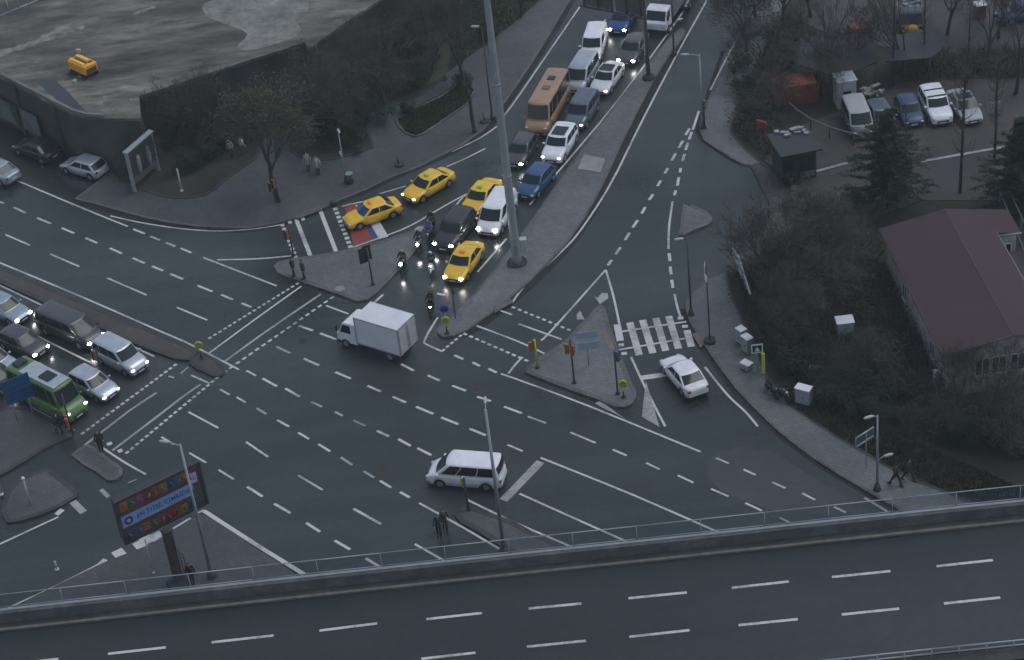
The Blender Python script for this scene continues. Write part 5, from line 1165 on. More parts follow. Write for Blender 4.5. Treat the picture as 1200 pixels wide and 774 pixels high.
# banner fence (pale slanted hoarding at the kerb of the slope)
pts_b = [W(855,300,.15), W(880,360,.15)]
A, B = pts_b; d = B-A; rz = math.atan2(d.y, d.x); hb = empty('hoarding', (A+B)/2, rz); tag(hb, 'long narrow pale hoarding seen almost edge-on above the pavement corner', 'hoarding')
L_ = d.length; b = MB(); b.add([(-L_/2,-.05,1.0),(0,-.05,.75),(L_/2,-.05,1.0),(L_/2,-.05,1.15),(0,-.05,2.0),(-L_/2,-.05,1.2)], [(0,1,4,5),(1,2,3,4)]); b.add([(-L_/2,.05,1.0),(0,.05,.75),(L_/2,.05,1.0),(L_/2,.05,1.15),(0,.05,2.0),(-L_/2,.05,1.2)], [(5,4,1,0),(4,3,2,1)]); b.add([(-L_/2,-.05,1.2),(0,-.05,2.0),(L_/2,-.05,1.15),(L_/2,.05,1.15),(0,.05,2.0),(-L_/2,.05,1.2)], [(0,1,4,5),(1,2,3,4)]); b.build('sheet', mat('pale_sheet', (.36,.38,.40), .6, 0, .35, 1.2), hb)
b = MB()
for k in range(6): b.tube([(-L_/2+L_*k/5,.1,0),(-L_/2+L_*k/5,.1,1.2)], .05, 6)
b.build('posts', STEELD, hb)

# ================================================================== HOUSE
EZ, RZ_ = 3.9, 4.75
Af, Ab = W(1105,417,EZ), W(1032,268,EZ); Rf, Rb = W(1186,391,RZ_), W(1095,228,RZ_)
hs_ = empty('house', (Af.x, Af.y, .16)); tag(hs_, 'long low house with brown sheet roof, pale walls and white framed windows', 'house')
o = Vector(hs_.location)
ax = (Ab-Af); ax.z = 0; axn = ax.normalized(); sidev = Vector((axn.y, -axn.x, 0)); 
if sidev.x < 0: sidev = -sidev
wid = (Rf-Af).dot(sidev)*2; LH = max(ax.length, 1)
print('HOUSE', LH, wid)
def H(u, v, z): q = Af+axn*u+sidev*v; return (q.x-o.x, q.y-o.y, z-.16)
th = .14
def roofquad(mb, a, b_, c_, d_):
    vs = [Vector(a), Vector(b_), Vector(c_), Vector(d_)]; mb.add(vs+[v-Vector((0,0,th)) for v in vs], [(0,1,2,3),(7,6,5,4),(0,4,5,1),(1,5,6,2),(2,6,7,3),(3,7,4,0)])
b = MB()
roofquad(b, H(0,0,EZ), H(0,wid/2,RZ_), H(LH,wid/2,RZ_), H(LH,0,EZ))
un = LH*.36; ub = LH*.80
zc = lerp(RZ_, EZ, .62)
roofquad(b, H(0,wid/2,RZ_), H(0,wid,EZ), H(un*.35,wid,EZ), H(un*.35,wid/2,RZ_))
roofquad(b, H(un*.35,wid/2,RZ_), H(un*.35,wid/2+wid*.31,zc), H(ub,wid/2+wid*.31,zc), H(ub,wid/2,RZ_))
roofquad(b, H(ub,wid/2,RZ_), H(ub,wid,EZ), H(LH,wid,EZ), H(LH,wid/2,RZ_))
rf = b.build('roof', ROOFT, hs_)
b = MB()
b.tube([H(0,wid/2,RZ_-.02), H(LH,wid/2,RZ_-.02)], .05, 6); b.build('roof_ridge', mat('roof_seam', (.07,.05,.052), .7), rf)
b = MB(); b.tube([H(-.05,-.05,EZ-.08), H(LH+.05,-.05,EZ-.08)], .07, 6); b.tube([H(-.05,0,EZ-.05), H(-.05,wid/2,RZ_-.05)], .06, 6); b.tube([H(-.05,wid/2,RZ_-.05), H(-.05,wid,EZ-.05)], .06, 6); b.build('gutter', mat('gutter_dark', (.06,.05,.05), .6), rf)
b = MB(); b.tube([H(ub-.02,wid*.8,EZ+.05), H(ub-.02,wid+.02,EZ-.02)], .09, 6); b.tube([H(un*.35,wid*.81,zc), H(ub,wid*.81,zc)], .05, 6); b.build('fascia', mat('fascia_pale', (.20,.19,.19), .6), rf)
e = .35
b = MB()
def wallq(u0, v0, u1, v1, z1=EZ-.15, z0=0):
    b.add([H(u0,v0,z0), H(u1,v1,z0), H(u1,v1,z1), H(u0,v0,z1)], [(0,1,2,3)])
wallq(LH-e, e, e, e); wallq(e, e, e, wid-e); wallq(e, wid-e, un*.35, wid-e); wallq(un*.35, wid-e, un*.35, wid*.8, EZ); wallq(un*.35, wid*.8, ub, wid*.8, zc-.1); wallq(ub, wid*.8, ub, wid-e, EZ); wallq(ub, wid-e, LH-e, wid-e); wallq(LH-e, wid-e, LH-e, e)
b.add([H(e,e,EZ-.15), H(e,wid-e,EZ-.15), H(e,wid/2,RZ_-.25)], [(0,1,2)]); b.add([H(LH-e,e,EZ-.15), H(LH-e,wid-e,EZ-.15), H(LH-e,wid/2,RZ_-.25)], [(2,1,0)])
b.build('wall', WALLP, hs_)
def hwin(u, v, du, dv, w_, z0, z1, nrm):
    """window on the wall through (u,v) running along (du,dv)"""
    q = MB(); a = [(u-du*w_/2, v-dv*w_/2), (u+du*w_/2, v+dv*w_/2)]; n_ = nrm
    q.add([H(a[0][0]+n_[0]*.02, a[0][1]+n_[1]*.02, z0), H(a[1][0]+n_[0]*.02, a[1][1]+n_[1]*.02, z0), H(a[1][0]+n_[0]*.02, a[1][1]+n_[1]*.02, z1), H(a[0][0]+n_[0]*.02, a[0][1]+n_[1]*.02, z1)], [(0,1,2,3)])
    wo = q.build('window', GLASS, hs_); q = MB(); off = .05
    for i in (0, .5, 1):
        uu, vv = lerp(a[0][0],a[1][0],i)+n_[0]*off, lerp(a[0][1],a[1][1],i)+n_[1]*off; q.tube([H(uu,vv,z0), H(uu,vv,z1)], .045, 4)
    for zz in (z0, z1): q.tube([H(a[0][0]+n_[0]*off, a[0][1]+n_[1]*off, zz), H(a[1][0]+n_[0]*off, a[1][1]+n_[1]*off, zz)], .05, 4)
    q.build('frame', mat('window_frame', (.40,.42,.42), .5), wo)
    q = MB(); q.tube([H(a[0][0]+n_[0]*.08, a[0][1]+n_[1]*.08, z0-.08), H(a[1][0]+n_[0]*.08, a[1][1]+n_[1]*.08, z0-.08)], .06, 4); q.build('sill', mat('window_frame', (.4,.42,.42), .5), wo)
for v in (.30, .42, .56, .68, .84): hwin(e, wid*v, 0, 1, .95, 1.6, 2.9, (-1,0))
for u in (.22, .66): hwin(LH*u, e, 1, 0, 1.0, 1.3, 2.6, (0,-1))
hwin(ub, wid*.88, 0, 1, .8, 2.3, 3.2, (-1,0))
b = MB(); b.add([H(un*.35+.1,wid*.82,2.6), H(un*.35+.1,wid+2.2,2.1), H(ub-.1,wid+2.2,2.1), H(ub-.1,wid*.82,2.6)], [(0,1,2,3)]); b.build('annex_roof', mat('annex_roof', (.05,.036,.036), .8, 0, .2, .5), hs_)
b = MB(); wallq(.5+un*.35, wid+2.0, ub-.3, wid+2.0, 2.1); wallq(.5+un*.35, wid*.82, .5+un*.35, wid+2.0, 2.1); wallq(ub-.3, wid*.82, ub-.3, wid+2.0, 2.1); b.build('annex_wall', WALLP, hs_)
# ground-level greenhouse frames right of the house
gf = empty('pergola', W(1185,300,.2)); tag(gf, 'greenish metal pergola rails running past the right side of the house', 'pergola')
b = MB(); o2 = Vector(gf.location)
for (a, c_) in (((1172,225),(1215,330)), ((1182,222),(1228,320)), ((1160,268),(1206,352))):
    p0, p1 = W(*a, 2.8)-o2, W(*c_, 2.8)-o2; b.tube([p0, p1], .06, 6)
    for k in range(4):
        q = p0.lerp(p1, k/3); b.tube([q, (q.x, q.y, 0)], .05, 6)
b.build('frame', mat('green_steel', (.08,.12,.11), .6), gf)

# kiosk on the right and yard objects -----------------------------------
p0 = W(938,213,.2); kz = 2.7
ks = empty('kiosk', p0, R(8)); tag(ks, 'dark flat-roofed kiosk with white rubbish on its roof beside the yard entrance', 'kiosk')
b = MB(); b.box((0,1.5,kz/2), (2.7,2.6,kz)); b.build('wall', mat('kiosk_wall', (.018,.022,.022), .7, 0, .2, 1.5), ks)
b = MB(); b.box((0,1.3,kz+.06), (3.3,3.6,.14)); krf = b.build('roof', mat('kiosk_roof', (.022,.028,.031), .5, 0, .15, 1), ks)
b = MB(); b.box((-.8,.19,1.3), (.8,.04,1.1)); b.box((.6,.19,1.3), (1.1,.04,1.1)); b.build('window', GLASS, ks)
b = MB(); b.box((0,.17,.45), (2.5,.04,.5)); b.build('counter', mat('kiosk_counter', (.14,.15,.15), .6), ks)
b = MB(); rnd = random.Random(3)
for k in range(9): b.box((rnd.uniform(-1.3,1.2), 2.6+rnd.uniform(-.5,.45), kz+.2+rnd.random()*.1), (rnd.uniform(.2,.9), rnd.uniform(.1,.35), .1), rnd.uniform(-.3,.3))
tag(b.build('rubbish', mat('rubbish_white', (.26,.29,.30), .6, 0, .4, 4), None, p0), 'heap of white sheets lying on the far edge of the kiosk roof', 'rubbish')
def post_box(name, label, cat, px, py, d, m_, z=.2, rz=0, win=None, extra=None, bevel=.04, roof=None):
    root = empty(name, W(px, py, z), rz); tag(root, label, cat)
    b = MB(); b.box((0,0,d[2]/2), d); b.build('body', m_, root, bevel=bevel)
    if roof: b = MB(); b.box((0,0,d[2]+.05), (d[0]+.15,d[1]+.15,.1)); b.build('roof', roof, root, bevel=.03)
    if win:
        b = MB(); b.box((0,-d[1]/2-.01,d[2]*win), (d[0]*.42,.03,d[2]*.24)); wo = b.build('window', GLASS, root)
        b = MB()
        for s in (-1,1): b.box((s*d[0]*.22,-d[1]/2-.02,d[2]*win), (.05,.05,d[2]*.26)); b.box((0,-d[1]/2-.02,d[2]*win+s*d[2]*.125), (d[0]*.46,.05,.05))
        b.build('frame', STEEL, wo)
    return root
post_box('security_cabin', 'white upright security cabin with a small dark window in the yard', 'cabin', 990, 123, (1.55,1.5,2.5), PT['dirty'], win=.55, rz=R(4), bevel=.12, roof=PT['silver'])
oc = post_box('container', 'low orange red metal container left of the white cabin', 'container', 931, 117, (3.4,1.9,1.8), mat('container_red', (.24,.05,.025), .7, 0, .3, 1.2), rz=R(3))
b = MB()
for k in range(14): b.box((-1.6+k*.245,-.965,.95), (.08,.04,1.6))
b.build('ribs', mat('container_red2', (.17,.036,.02), .7), oc)
of = post_box('booth', 'small orange booth with an arched opening standing behind the red container', 'booth', 953, 104, (1.15,.7,2.1), mat('booth_orange', (.40,.11,.04), .6, 0, .2, 2), rz=0)
b = MB(); b.box((-.0,-.37,1.2), (.5,.04,1.1)); b.build('opening', DARKP, of)
post_box('shade_box', 'white post box standing below the kiosk at the yard entrance', 'post box', 934, 240, (.7,.5,1.4), mat('postbox_pale', (.28,.28,.27), .6), rz=R(-20), roof=mat('postbox_dark', (.03,.03,.035), .6))
def canopy(label, pix, z, m_, th=.12, group='dark canopies in the yard'):
    pts = P2(pix, z); c_ = sum(pts, Vector())/len(pts); root = empty('canopy', (c_.x, c_.y, .2)); tag(root, label, 'canopy', group); q = [(p.x-c_.x, p.y-c_.y) for p in pts]
    b = MB(); b.prism(q, z-th-.2, z-.2); b.build('roof', m_, root)
    for x, y in q: b = MB(); b.tube([(x*.95,y*.95,0),(x*.95,y*.95,z-.3)], .06, 6); b.build('post', STEELD, root)
CN = mat('canopy_dark', (.016,.020,.022), .6, 0, .2, .8); CN2 = mat('canopy_blue', (.020,.022,.030), .6, 0, .2, .8)
canopy('wide dark green canopy behind the white cabin', [(935,76),(938,45),(1022,38),(1028,72),(1000,84),(975,88)], 2.8, CN)
canopy('dark blue grey canopy right of the scrap lorry', [(1038,72),(1046,42),(1068,38),(1100,34),(1104,58),(1090,68)], 2.8, CN2)
post_box('red_stall', 'faded red stall with a pale top in front of the wide dark canopy', 'stall', 1008, 43, (1.9,1.2,1.1), mat('stall_red', (.18,.04,.045), .7, 0, .4, 2), rz=R(10))
post_box('red_stall', 'red object with white top under bare trees near the top right', 'stall', 1148, 20, (.9,.8,1.2), mat('stall_red', (.18,.04,.045), .7, 0, .4, 2), roof=WHITEP)
post_box('red_sign_stand', 'small red sign stand at the verge above the kiosk', 'sign stand', 893, 156, (.9,.25,1.1), mat('stand_red', (.30,.05,.07), .6, 0, .3, 3), rz=R(-45))
b = MB(); rnd = random.Random(8)
for k in range(14): b.box((rnd.uniform(-.8,.8), rnd.uniform(-.4,.4), .15+rnd.random()*.7), (rnd.uniform(.2,.9), rnd.uniform(.1,.5), rnd.uniform(.05,.25)), rnd.uniform(0,3))
tag(b.build('junk_heap', mat('junk_pale', (.28,.28,.24), .7, 0, .5, 3), None, W(1022,112,.2)), 'heap of pale planks and junk right of the white cabin', 'heap')
post_box('white_board', 'small whitish board leaning between bare trees right of the wreck', 'board', 1166, 134, (.8,.15,1.1), mat('board_pale', (.22,.22,.22), .7, 0, .3, 4))
yf = [W(x, y, .2) for x, y in ((925,133),(935,142),(950,152),(972,162),(1000,170),(1018,173))]
b = MB(); b.tube([Vector((p.x, p.y, 1.2)) for p in yf], .06, 6); 
rt = empty('handrail', yf[0]); tag(rt, 'long curved pale handrail running behind the kiosk towards the conifer', 'handrail'); rr_ = b.build('rail', mat('rail_pale', (.16,.14,.13), .7), rt); rr_.location = -rt.location
b = MB()
for p in yf: b.tube([p, (p.x, p.y, 1.2)], .05, 6)
rr_ = b.build('posts', STEELD, rt); rr_.location = -rt.location
# ================================================================== VEGETATION
def leafmat(name, c1, c2, rough=.8):
    m_ = bpy.data.materials.new(name); m_.use_nodes = True; t = m_.node_tree; p = t.nodes['Principled BSDF']; N = t.nodes.new; L = t.links.new
    g_ = N('ShaderNodeNewGeometry'); r = N('ShaderNodeValToRGB'); r.color_ramp.elements[0].color = (*c1,1); r.color_ramp.elements[1].color = (*c2,1)
    n = N('ShaderNodeTexNoise'); n.inputs['Scale'].default_value = 1.3; a = N('ShaderNodeMath'); a.operation = 'ADD'; h = N('ShaderNodeMath'); h.operation = 'MULTIPLY'; h.inputs[1].default_value = .5
    L(g_.outputs['Position'], n.inputs['Vector']); L(n.outputs['Fac'], a.inputs[0]); L(g_.outputs['Random Per Island'], a.inputs[1]); L(a.outputs[0], h.inputs[0]); L(h.outputs[0], r.inputs['Fac'])
    L(r.outputs[0], p.inputs['Base Color']); p.inputs['Roughness'].default_value = rough; p.inputs['Specular IOR Level'].default_value = .25; return m_
LF_Y = leafmat('yellowing_leaves', (.035,.030,.018), (.10,.075,.025)); LF_D = leafmat('dark_evergreen_leaves', (.010,.016,.010), (.028,.042,.020)); LF_B = leafmat('brown_leaves', (.035,.026,.018), (.08,.06,.035))
LF_G = leafmat('shrub_leaves', (.014,.018,.010), (.040,.048,.022)); TWIGB = leafmat('twigs', (.045,.038,.034), (.115,.098,.086)); TWIGD = leafmat('brush_twigs', (.036,.030,.025), (.095,.079,.066))
def bare_mesh(seed, H=10.0, spread=.55, depth=6, leaf=0, upright=False, trunk_h=.28, kids=(3,4)):
    rnd = random.Random(seed); T = MB(); C = MB(); LV = MB()
    def grow(p, d, L_, r, dep):
        segs = 3 if dep < 3 else 2; pts = [p]; rad = [r]
        for i in range(segs):
            d = (d+Vector((rnd.gauss(0,.13), rnd.gauss(0,.13), rnd.gauss(.03,.10)))).normalized(); p = p+d*(L_/segs); pts.append(p); rad.append(r*(1-.45*(i+1)/segs))
        mb = T if dep <= 1 else C
        mb.tube(pts, rad, 8 if dep == 0 else 5 if dep < 3 else 3, cap=False)
        if dep >= depth:
            for k in range(leaf):
                q = pts[-1]+Vector((rnd.gauss(0,.25), rnd.gauss(0,.25), rnd.gauss(0,.25))); a = rnd.random()*6.28; s = rnd.uniform(.045,.09); u = Vector((math.cos(a), math.sin(a), rnd.uniform(-.5,.5)))*s; v = Vector((-math.sin(a), math.cos(a), rnd.uniform(-.8,.8)))*s
                LV.add([q-u, q-v, q+u, q+v], [(0,1,2,3)])
            return
        nk = rnd.randint(*kids)+(1 if dep == 0 else 0)
        for k in range(nk):
            t = rnd.uniform(.35, 1) if k else 1.0; t = max(t, .55) if dep == 0 else t
            i = min(int(t*segs), segs-1); q = pts[i].lerp(pts[i+1], t*segs-i)
            a = 6.283*k/nk+rnd.uniform(-.5,.5); sp_ = spread*rnd.uniform(.7,1.35)*(1.0 if k or upright is False else .3)
            ref = d.cross(Vector((0,0,1)) if abs(d.z) < .9 else Vector((1,0,0))).normalized(); oth = d.cross(ref)
            nd = (d*math.cos(sp_)+(ref*math.cos(a)+oth*math.sin(a))*math.sin(sp_)+Vector((0,0,.25 if upright else .08))).normalized()
            grow(q, nd, L_*rnd.uniform(.58,.80)*(1.25 if dep == 0 else 1), max(rad[i]*.62, .017), dep+1)
    grow(Vector((0,0,-.1)), Vector((rnd.gauss(0,.04), rnd.gauss(0,.04), 1)), H*trunk_h, H*.020, 0)
    return T, C, LV
def tagt(root, label, cat, group): tag(root, label, cat, group)
PROTO = {}
def tree(var, px, py, h, label, z=.19, rot=0, cat='tree', group=None):
    loc = W(px, py, z); rnd = random.Random(int(px*7+py)); rot = rot or rnd.random()*6.28
    if var not in PROTO:
        kind, seed = var
        if kind == 'bare': T, C, LV = bare_mesh(seed); parts = (T, C, None); lm = None
        if kind == 'thin': T, C, LV = bare_mesh(seed, spread=.34, depth=5, upright=True, trunk_h=.36, kids=(2,4)); lm = None
        if kind == 'pole':
            T, C, LV = MB(), MB(), MB(); lm = None; r2 = random.Random(seed); T.tube([(0,0,-.1),(.05,.03,3),(.0,.1,6),(.1,.1,9),(.12,.1,10)], [.13,.11,.10,.07,.03], 8)
            for i in range(60):
                zz = r2.uniform(3.2,9.8); a = r2.random()*6.28; l = r2.uniform(.4,1.3); q = Vector((.06,.08,zz)); C.tube([q, q+Vector((math.cos(a)*l*.6, math.sin(a)*l*.6, l*.5)), q+Vector((math.cos(a)*l*.8, math.sin(a)*l*.8, l*1.2))], [.03,.02,.012], 3, cap=False)
        if kind == 'leafy': T, C, LV = bare_mesh(seed, leaf=1, kids=(3,4)); lm = LF_Y
        if kind == 'brown': T, C, LV = bare_mesh(seed, leaf=1); lm = LF_B
        if kind == 'conifer':
            T, C, LV = MB(), MB(), MB(); r2 = random.Random(seed); T.tube([(0,0,-.1),(0,0,9.6)], [.16,.03], 8)
            for i in range(150):
                zz = 1.0+8.6*(i/120)**.9; R_ = (5.2*math.sqrt(max(.02, 1-((zz-3.4)/6.6)**2)))*r2.uniform(.30,1.1)*(1+.22*math.sin(i*4.8+zz*1.3)); a = i*2.4; q0 = Vector((0,0,zz)); q1 = Vector((math.cos(a)*R_, math.sin(a)*R_, zz-.10*R_+r2.uniform(-.1,.35)))
                C.tube([q0, q0.lerp(q1,.6)+Vector((0,0,.08)), q1], [.03,.02,.006], 3, cap=False)
                for k in range(80):
                    t = r2.uniform(.15,1); q = q0.lerp(q1,t)+Vector((r2.gauss(0,.15), r2.gauss(0,.15), r2.gauss(0,.09))); b_ = r2.random()*6.28; s = r2.uniform(.08,.15)
                    u = Vector((math.cos(b_), math.sin(b_), r2.uniform(-.3,.5)))*s*2.2; v = Vector((-math.sin(b_), math.cos(b_), r2.uniform(-.4,.4)))*s*.6; LV.add([q-u, q-v, q+u, q+v], [(0,1,2,3)])
            lm = LF_D
        if kind == 'stump':
            T, C, LV = MB(), MB(), MB(); T.tube([(0,0,-.1),(0,0,.4),(.15,0,3),(.05,.1,6.2),(.3,0,8.2)], [.42,.33,.30,.28,.34], 9)
            for a in range(5): T.tube([(.3,0,8.0),(.3+.7*math.cos(a*1.26),.7*math.sin(a*1.26),8.9)], [.18,.10], 6)
            r2 = random.Random(3)
            for k in range(70):
                a = r2.random()*6.28; q = Vector((.3+.5*math.cos(a), .5*math.sin(a), 8.6)); C.tube([q, q+Vector((math.cos(a)*.5, math.sin(a)*.5, r2.uniform(.5,1.6)))], [.02,.006], 3, cap=False)
            lm = None
        root = empty('bare_tree' if kind in ('bare','thin','brown','pole') else {'leafy':'leafy_tree','conifer':'conifer','stump':'pollarded_tree'}[kind], loc, rot)
        T.build('trunk', BARK, root); cr = C.build('crown', TWIGB if kind != 'conifer' else BARK, root)
        if LV.v and kind == 'conifer': LV.build('foliage', lm, root)
        elif LV.v: LV.build('leaves', lm, cr)
        PROTO[var] = root
    else:
        src = PROTO[var]; root = src.copy(); COL.objects.link(root); root.location = loc; root.rotation_euler = (0,0,rot)
        if 'group' in root: del root['group']
        for ch in src.children:
            c_ = ch.copy(); COL.objects.link(c_); c_.parent = root
            for g_ in ch.children:
                d_ = g_.copy(); COL.objects.link(d_); d_.parent = c_
    s = h/10; root.scale = (s, s, s); tag(root, label, cat, group); return root
gw, ge = 'trees on the park side of the junction', 'trees around the yard and slope'
T_ = tree
T_(('leafy',11), 325,234, 12.0, 'thin-leaved yellowish tree rising from the pavement above the slip lane crossing', group=gw)
T_(('bare',21), 216,165, 7.5, 'bare tree with pale trunk leaning at the corner of the concrete platform', group=gw)
T_(('bare',22), 402,150, 9.0, 'wide bare tree with pale branches in the middle of the park thicket', group=gw)
T_(('bare',23), 452,122, 9.0, 'bare tree at the inner edge of the thicket just left of the lawn strip', group=gw)
T_(('brown',24), 392,120, 8.0, 'bare brown tree close under the notch of the platform edge', group=gw)
T_(('bare',22), 470,70, 8.0, 'bare tree in the thicket right of the platform, higher of two', group=gw)
T_(('brown',25), 430,55, 7.0, 'brown-leaved tree hugging the platform edge near the top', group=gw)
T_(('bare',23), 500,40, 8.5, 'bare tree at the top of the park thicket left of the grass', group=gw)
T_(('thin',31), 545,100, 8.5, 'slender bare tree over the dark shrub at the lawn end', group=gw)
T_(('thin',32), 520,15, 8.0, 'slender bare tree at the top edge above the park thicket', group=gw)
T_(('thin',31), 610,20, 7.0, 'slender bare tree right of the tall mast at the top edge', group=gw)
T_(('bare',21), 250,158, 7.0, 'low bare tree behind the pair in white under the platform', group=gw)
T_(('brown',24), 350,158, 7.5, 'brown tree in the soil behind the pale pair', group=gw)
T_(('stump',1), 556,155, 5.0, 'dark pollarded trunk standing on the pavement beside the lawn', z=.13, group=gw)
T_(('bare',22), 180,200, 4.5, 'small bare tree beside the poster panel', group=gw)
T_(('thin',32), 590,-12, 8.0, 'slender bare tree beyond the top edge right of the park thicket', group=gw)
# east
T_(('conifer',41), 1040,244, 7.2, 'dark conifer standing behind the house at the yard edge', group=ge)
T_(('conifer',41), 1192,252, 7.0, 'dark conifer at the right frame edge above the pergola', group=ge)
T_(('pole',51), 1125,226, 10.5, 'tall slim tree with dark straight trunk in front of the wreck', group=ge)
T_(('bare',26), 905,350, 9.5, 'large bare tree on the slope above the hoarding', group=ge)
T_(('bare',27), 935,330, 9.0, 'spreading bare tree in the middle of the east slope', group=ge)
T_(('bare',22), 948,372, 7.5, 'bare tree above the pale square crate', group=ge)
T_(('bare',23), 972,345, 7.5, 'bare tree on the slope close to the house wall', group=ge)
T_(('bare',26), 920,410, 7.0, 'bare tree behind the blue crossing sign', group=ge)
T_(('brown',25), 955,300, 7.0, 'brown tree below the yard entrance', group=ge)
T_(('bare',21), 1012,452, 5.5, 'bare tree low on the slope left of the house corner', group=ge)
T_(('bare',27), 1120,490, 6.5, 'bare tree in front of the house window wall', group=ge)
T_(('bare',26), 1160,500, 7.0, 'bare tree in front of the house at the right edge', group=ge)
T_(('bare',23), 1185,535, 6.5, 'bare tree lowest on the slope at the right edge', group=ge)
T_(('bare',22), 1090,515, 4.5, 'small bare tree at the foot of the house corner', group=ge)
T_(('bare',21), 875,60, 9.0, 'bare tree over the pavement at the top of the right-hand road', group=ge)
T_(('bare',27), 898,95, 7.5, 'bare tree beside the red container', group=ge)
T_(('bare',26), 918,30, 9.0, 'bare tree at the top, left of the wide dark canopy', group=ge)
T_(('brown',24), 885,20, 8.0, 'brown tree at the top edge beside the right-hand road', group=ge)
T_(('thin',34), 975,95, 9.0, 'slim bare tree with twin stems between the booth and the cabin', group=ge)
T_(('pole',51), 1046,100, 8.0, 'slim bare tree behind the dull grey blue car', group=ge)
T_(('pole',52), 1083,85, 7.0, 'slim bare tree behind the clean white off-roader', group=ge)
T_(('pole',52), 1133,100, 7.0, 'slim bare tree just behind the wreck', group=ge)
T_(('pole',51), 1165,190, 9.5, 'slim bare tree at the end of the yard line', group=ge)
T_(('thin',34), 1190,110, 10.0, 'slim bare tree at the right frame edge in the yard', group=ge)
T_(('thin',34), 1155,75, 8.0, 'bare tree at the top right behind the wreck', group=ge)
T_(('bare',23), 1110,40, 8.5, 'bare tree right of the scrap lorry', group=ge)
T_(('brown',25), 1170,45, 8.0, 'brown tree below the dark blue corner car', group=ge)
T_(('bare',27), 905,150, 6.0, 'small bare tree at the verge above the kiosk', group=ge)
T_(('bare',26), 950,20, 8.0, 'bare tree above the wide dark canopy', group=ge)
T_(('pole',52), 1062,195, 5.5, 'slim bare tree on the yard line right of the conifer', group=ge)

T_(('bare',27), 962,112, 7.5, 'bare tree standing just in front of the wide dark canopy', group=ge)
T_(('thin',33), 1062,92, 8.5, 'slim bare tree in front of the dark blue grey canopy', group=ge)
T_(('bare',26), 1000,88, 7.0, 'bare tree behind the white cabin in front of the canopy', group=ge)
# shrubs
def shrub(px, py, r, label, z=.19, m_=None, h=1.0, group='dark shrubs'):
    rnd = random.Random(int(px*3+py*5)); root = empty('shrub', W(px, py, z)); tag(root, label, 'shrub', group)
    s = MB(); f = MB()
    for k in range(14):
        a = rnd.random()*6.28; s.tube([(0,0,0),(math.cos(a)*r*.6, math.sin(a)*r*.6, r*h*rnd.uniform(.5,1.1))], [.03,.01], 4, cap=False)
    cl = [(rnd.gauss(0,.42)*r, rnd.gauss(0,.42)*r, r*h*rnd.uniform(.25,.9), r*rnd.uniform(.22,.42)) for _ in range(14)]
    for k in range(int(1300*min(r,2))):
        c_ = rnd.choice(cl); v = Vector((rnd.gauss(0,1), rnd.gauss(0,1), rnd.gauss(0,1))).normalized()*c_[3]*rnd.uniform(.6,1.05); q = Vector(c_[:3])+v
        if q.z < .05: continue
        a = rnd.random()*6.28; l = rnd.uniform(.04,.09); u = Vector((math.cos(a), math.sin(a), rnd.uniform(-.6,.6)))*l; w_ = Vector((-math.sin(a), math.cos(a), rnd.uniform(-.6,.6)))*l*.7
        f.add([q-u, q-w_, q+u, q+w_], [(0,1,2,3)])
    s.build('stem', BARK, root); f.build('foliage', m_ or LF_G, root)
for a in ((540,99,1.1,'dark rounded shrub at the upper end of the lawn'),(478,133,.8,'dark shrub at the lower left end of the lawn'),(440,140,1.8,'shrub between the thicket and the lawn path'),
          (412,170,1.4,'shrub at the lower edge of the thicket beside the small park lamp'),(385,165,1.5,'dark shrub left of the small park lamp'),(300,140,1.6,'dark shrub behind the yellowish tree'),
          (225,195,1.6,'dark shrub above the white pole near the platform'),(250,180,1.5,'dark shrub left of the pair in white'),(195,175,1.2,'dark shrub behind the poster panel'),
          (370,110,1.8,'dark shrub below the platform notch'),(480,105,1.6,'dark shrub above the lawn path'),(575,45,1.2,'dark shrub on the grass left of the tall mast')): shrub(*a, m_=LF_D)
for i, a in enumerate(((930,440,1.5,'green shrub left of the pale box in the bushes'),(975,470,1.8,'green shrub on the slope right of the lone cabinet'),(1010,455,2.0,'green shrub in the middle of the dense slope bushes'),
          (1045,470,1.8,'green shrub below the house corner'),(1020,490,1.6,'low shrub on the lower slope above the street sign'),(900,395,1.4,'shrub directly behind the pair of white cabinets'),
          (945,415,1.6,'shrub between blue crossing sign and square crate'),(1075,500,1.6,'shrub on the slope below the house end'),(1115,512,1.5,'shrub on the lower slope near the railing'),
          (1150,520,1.6,'shrub at the lower right above the flyover railing'),(890,340,1.4,'shrub right of the hoarding'),(915,300,1.5,'shrub below the white post box'),(985,270,1.3,'shrub left of the conifer foot'),
          (925,215,1.0,'dark shrub against the kiosk side'),(872,110,1.4,'shrub at the verge edge beside the pavement bulge'),(880,135,1.2,'shrub left of the red sign stand'),(1175,230,1.6,'shrub behind the house roof corner'),
          (1005,240,1.2,'shrub at the yard edge left of the conifer'),(868,80,1.3,'shrub at the top of the verge strip'),(1040,440,1.4,'shrub against the pale house wall'))): shrub(*a, m_=LF_G if i % 2 else LF_D)

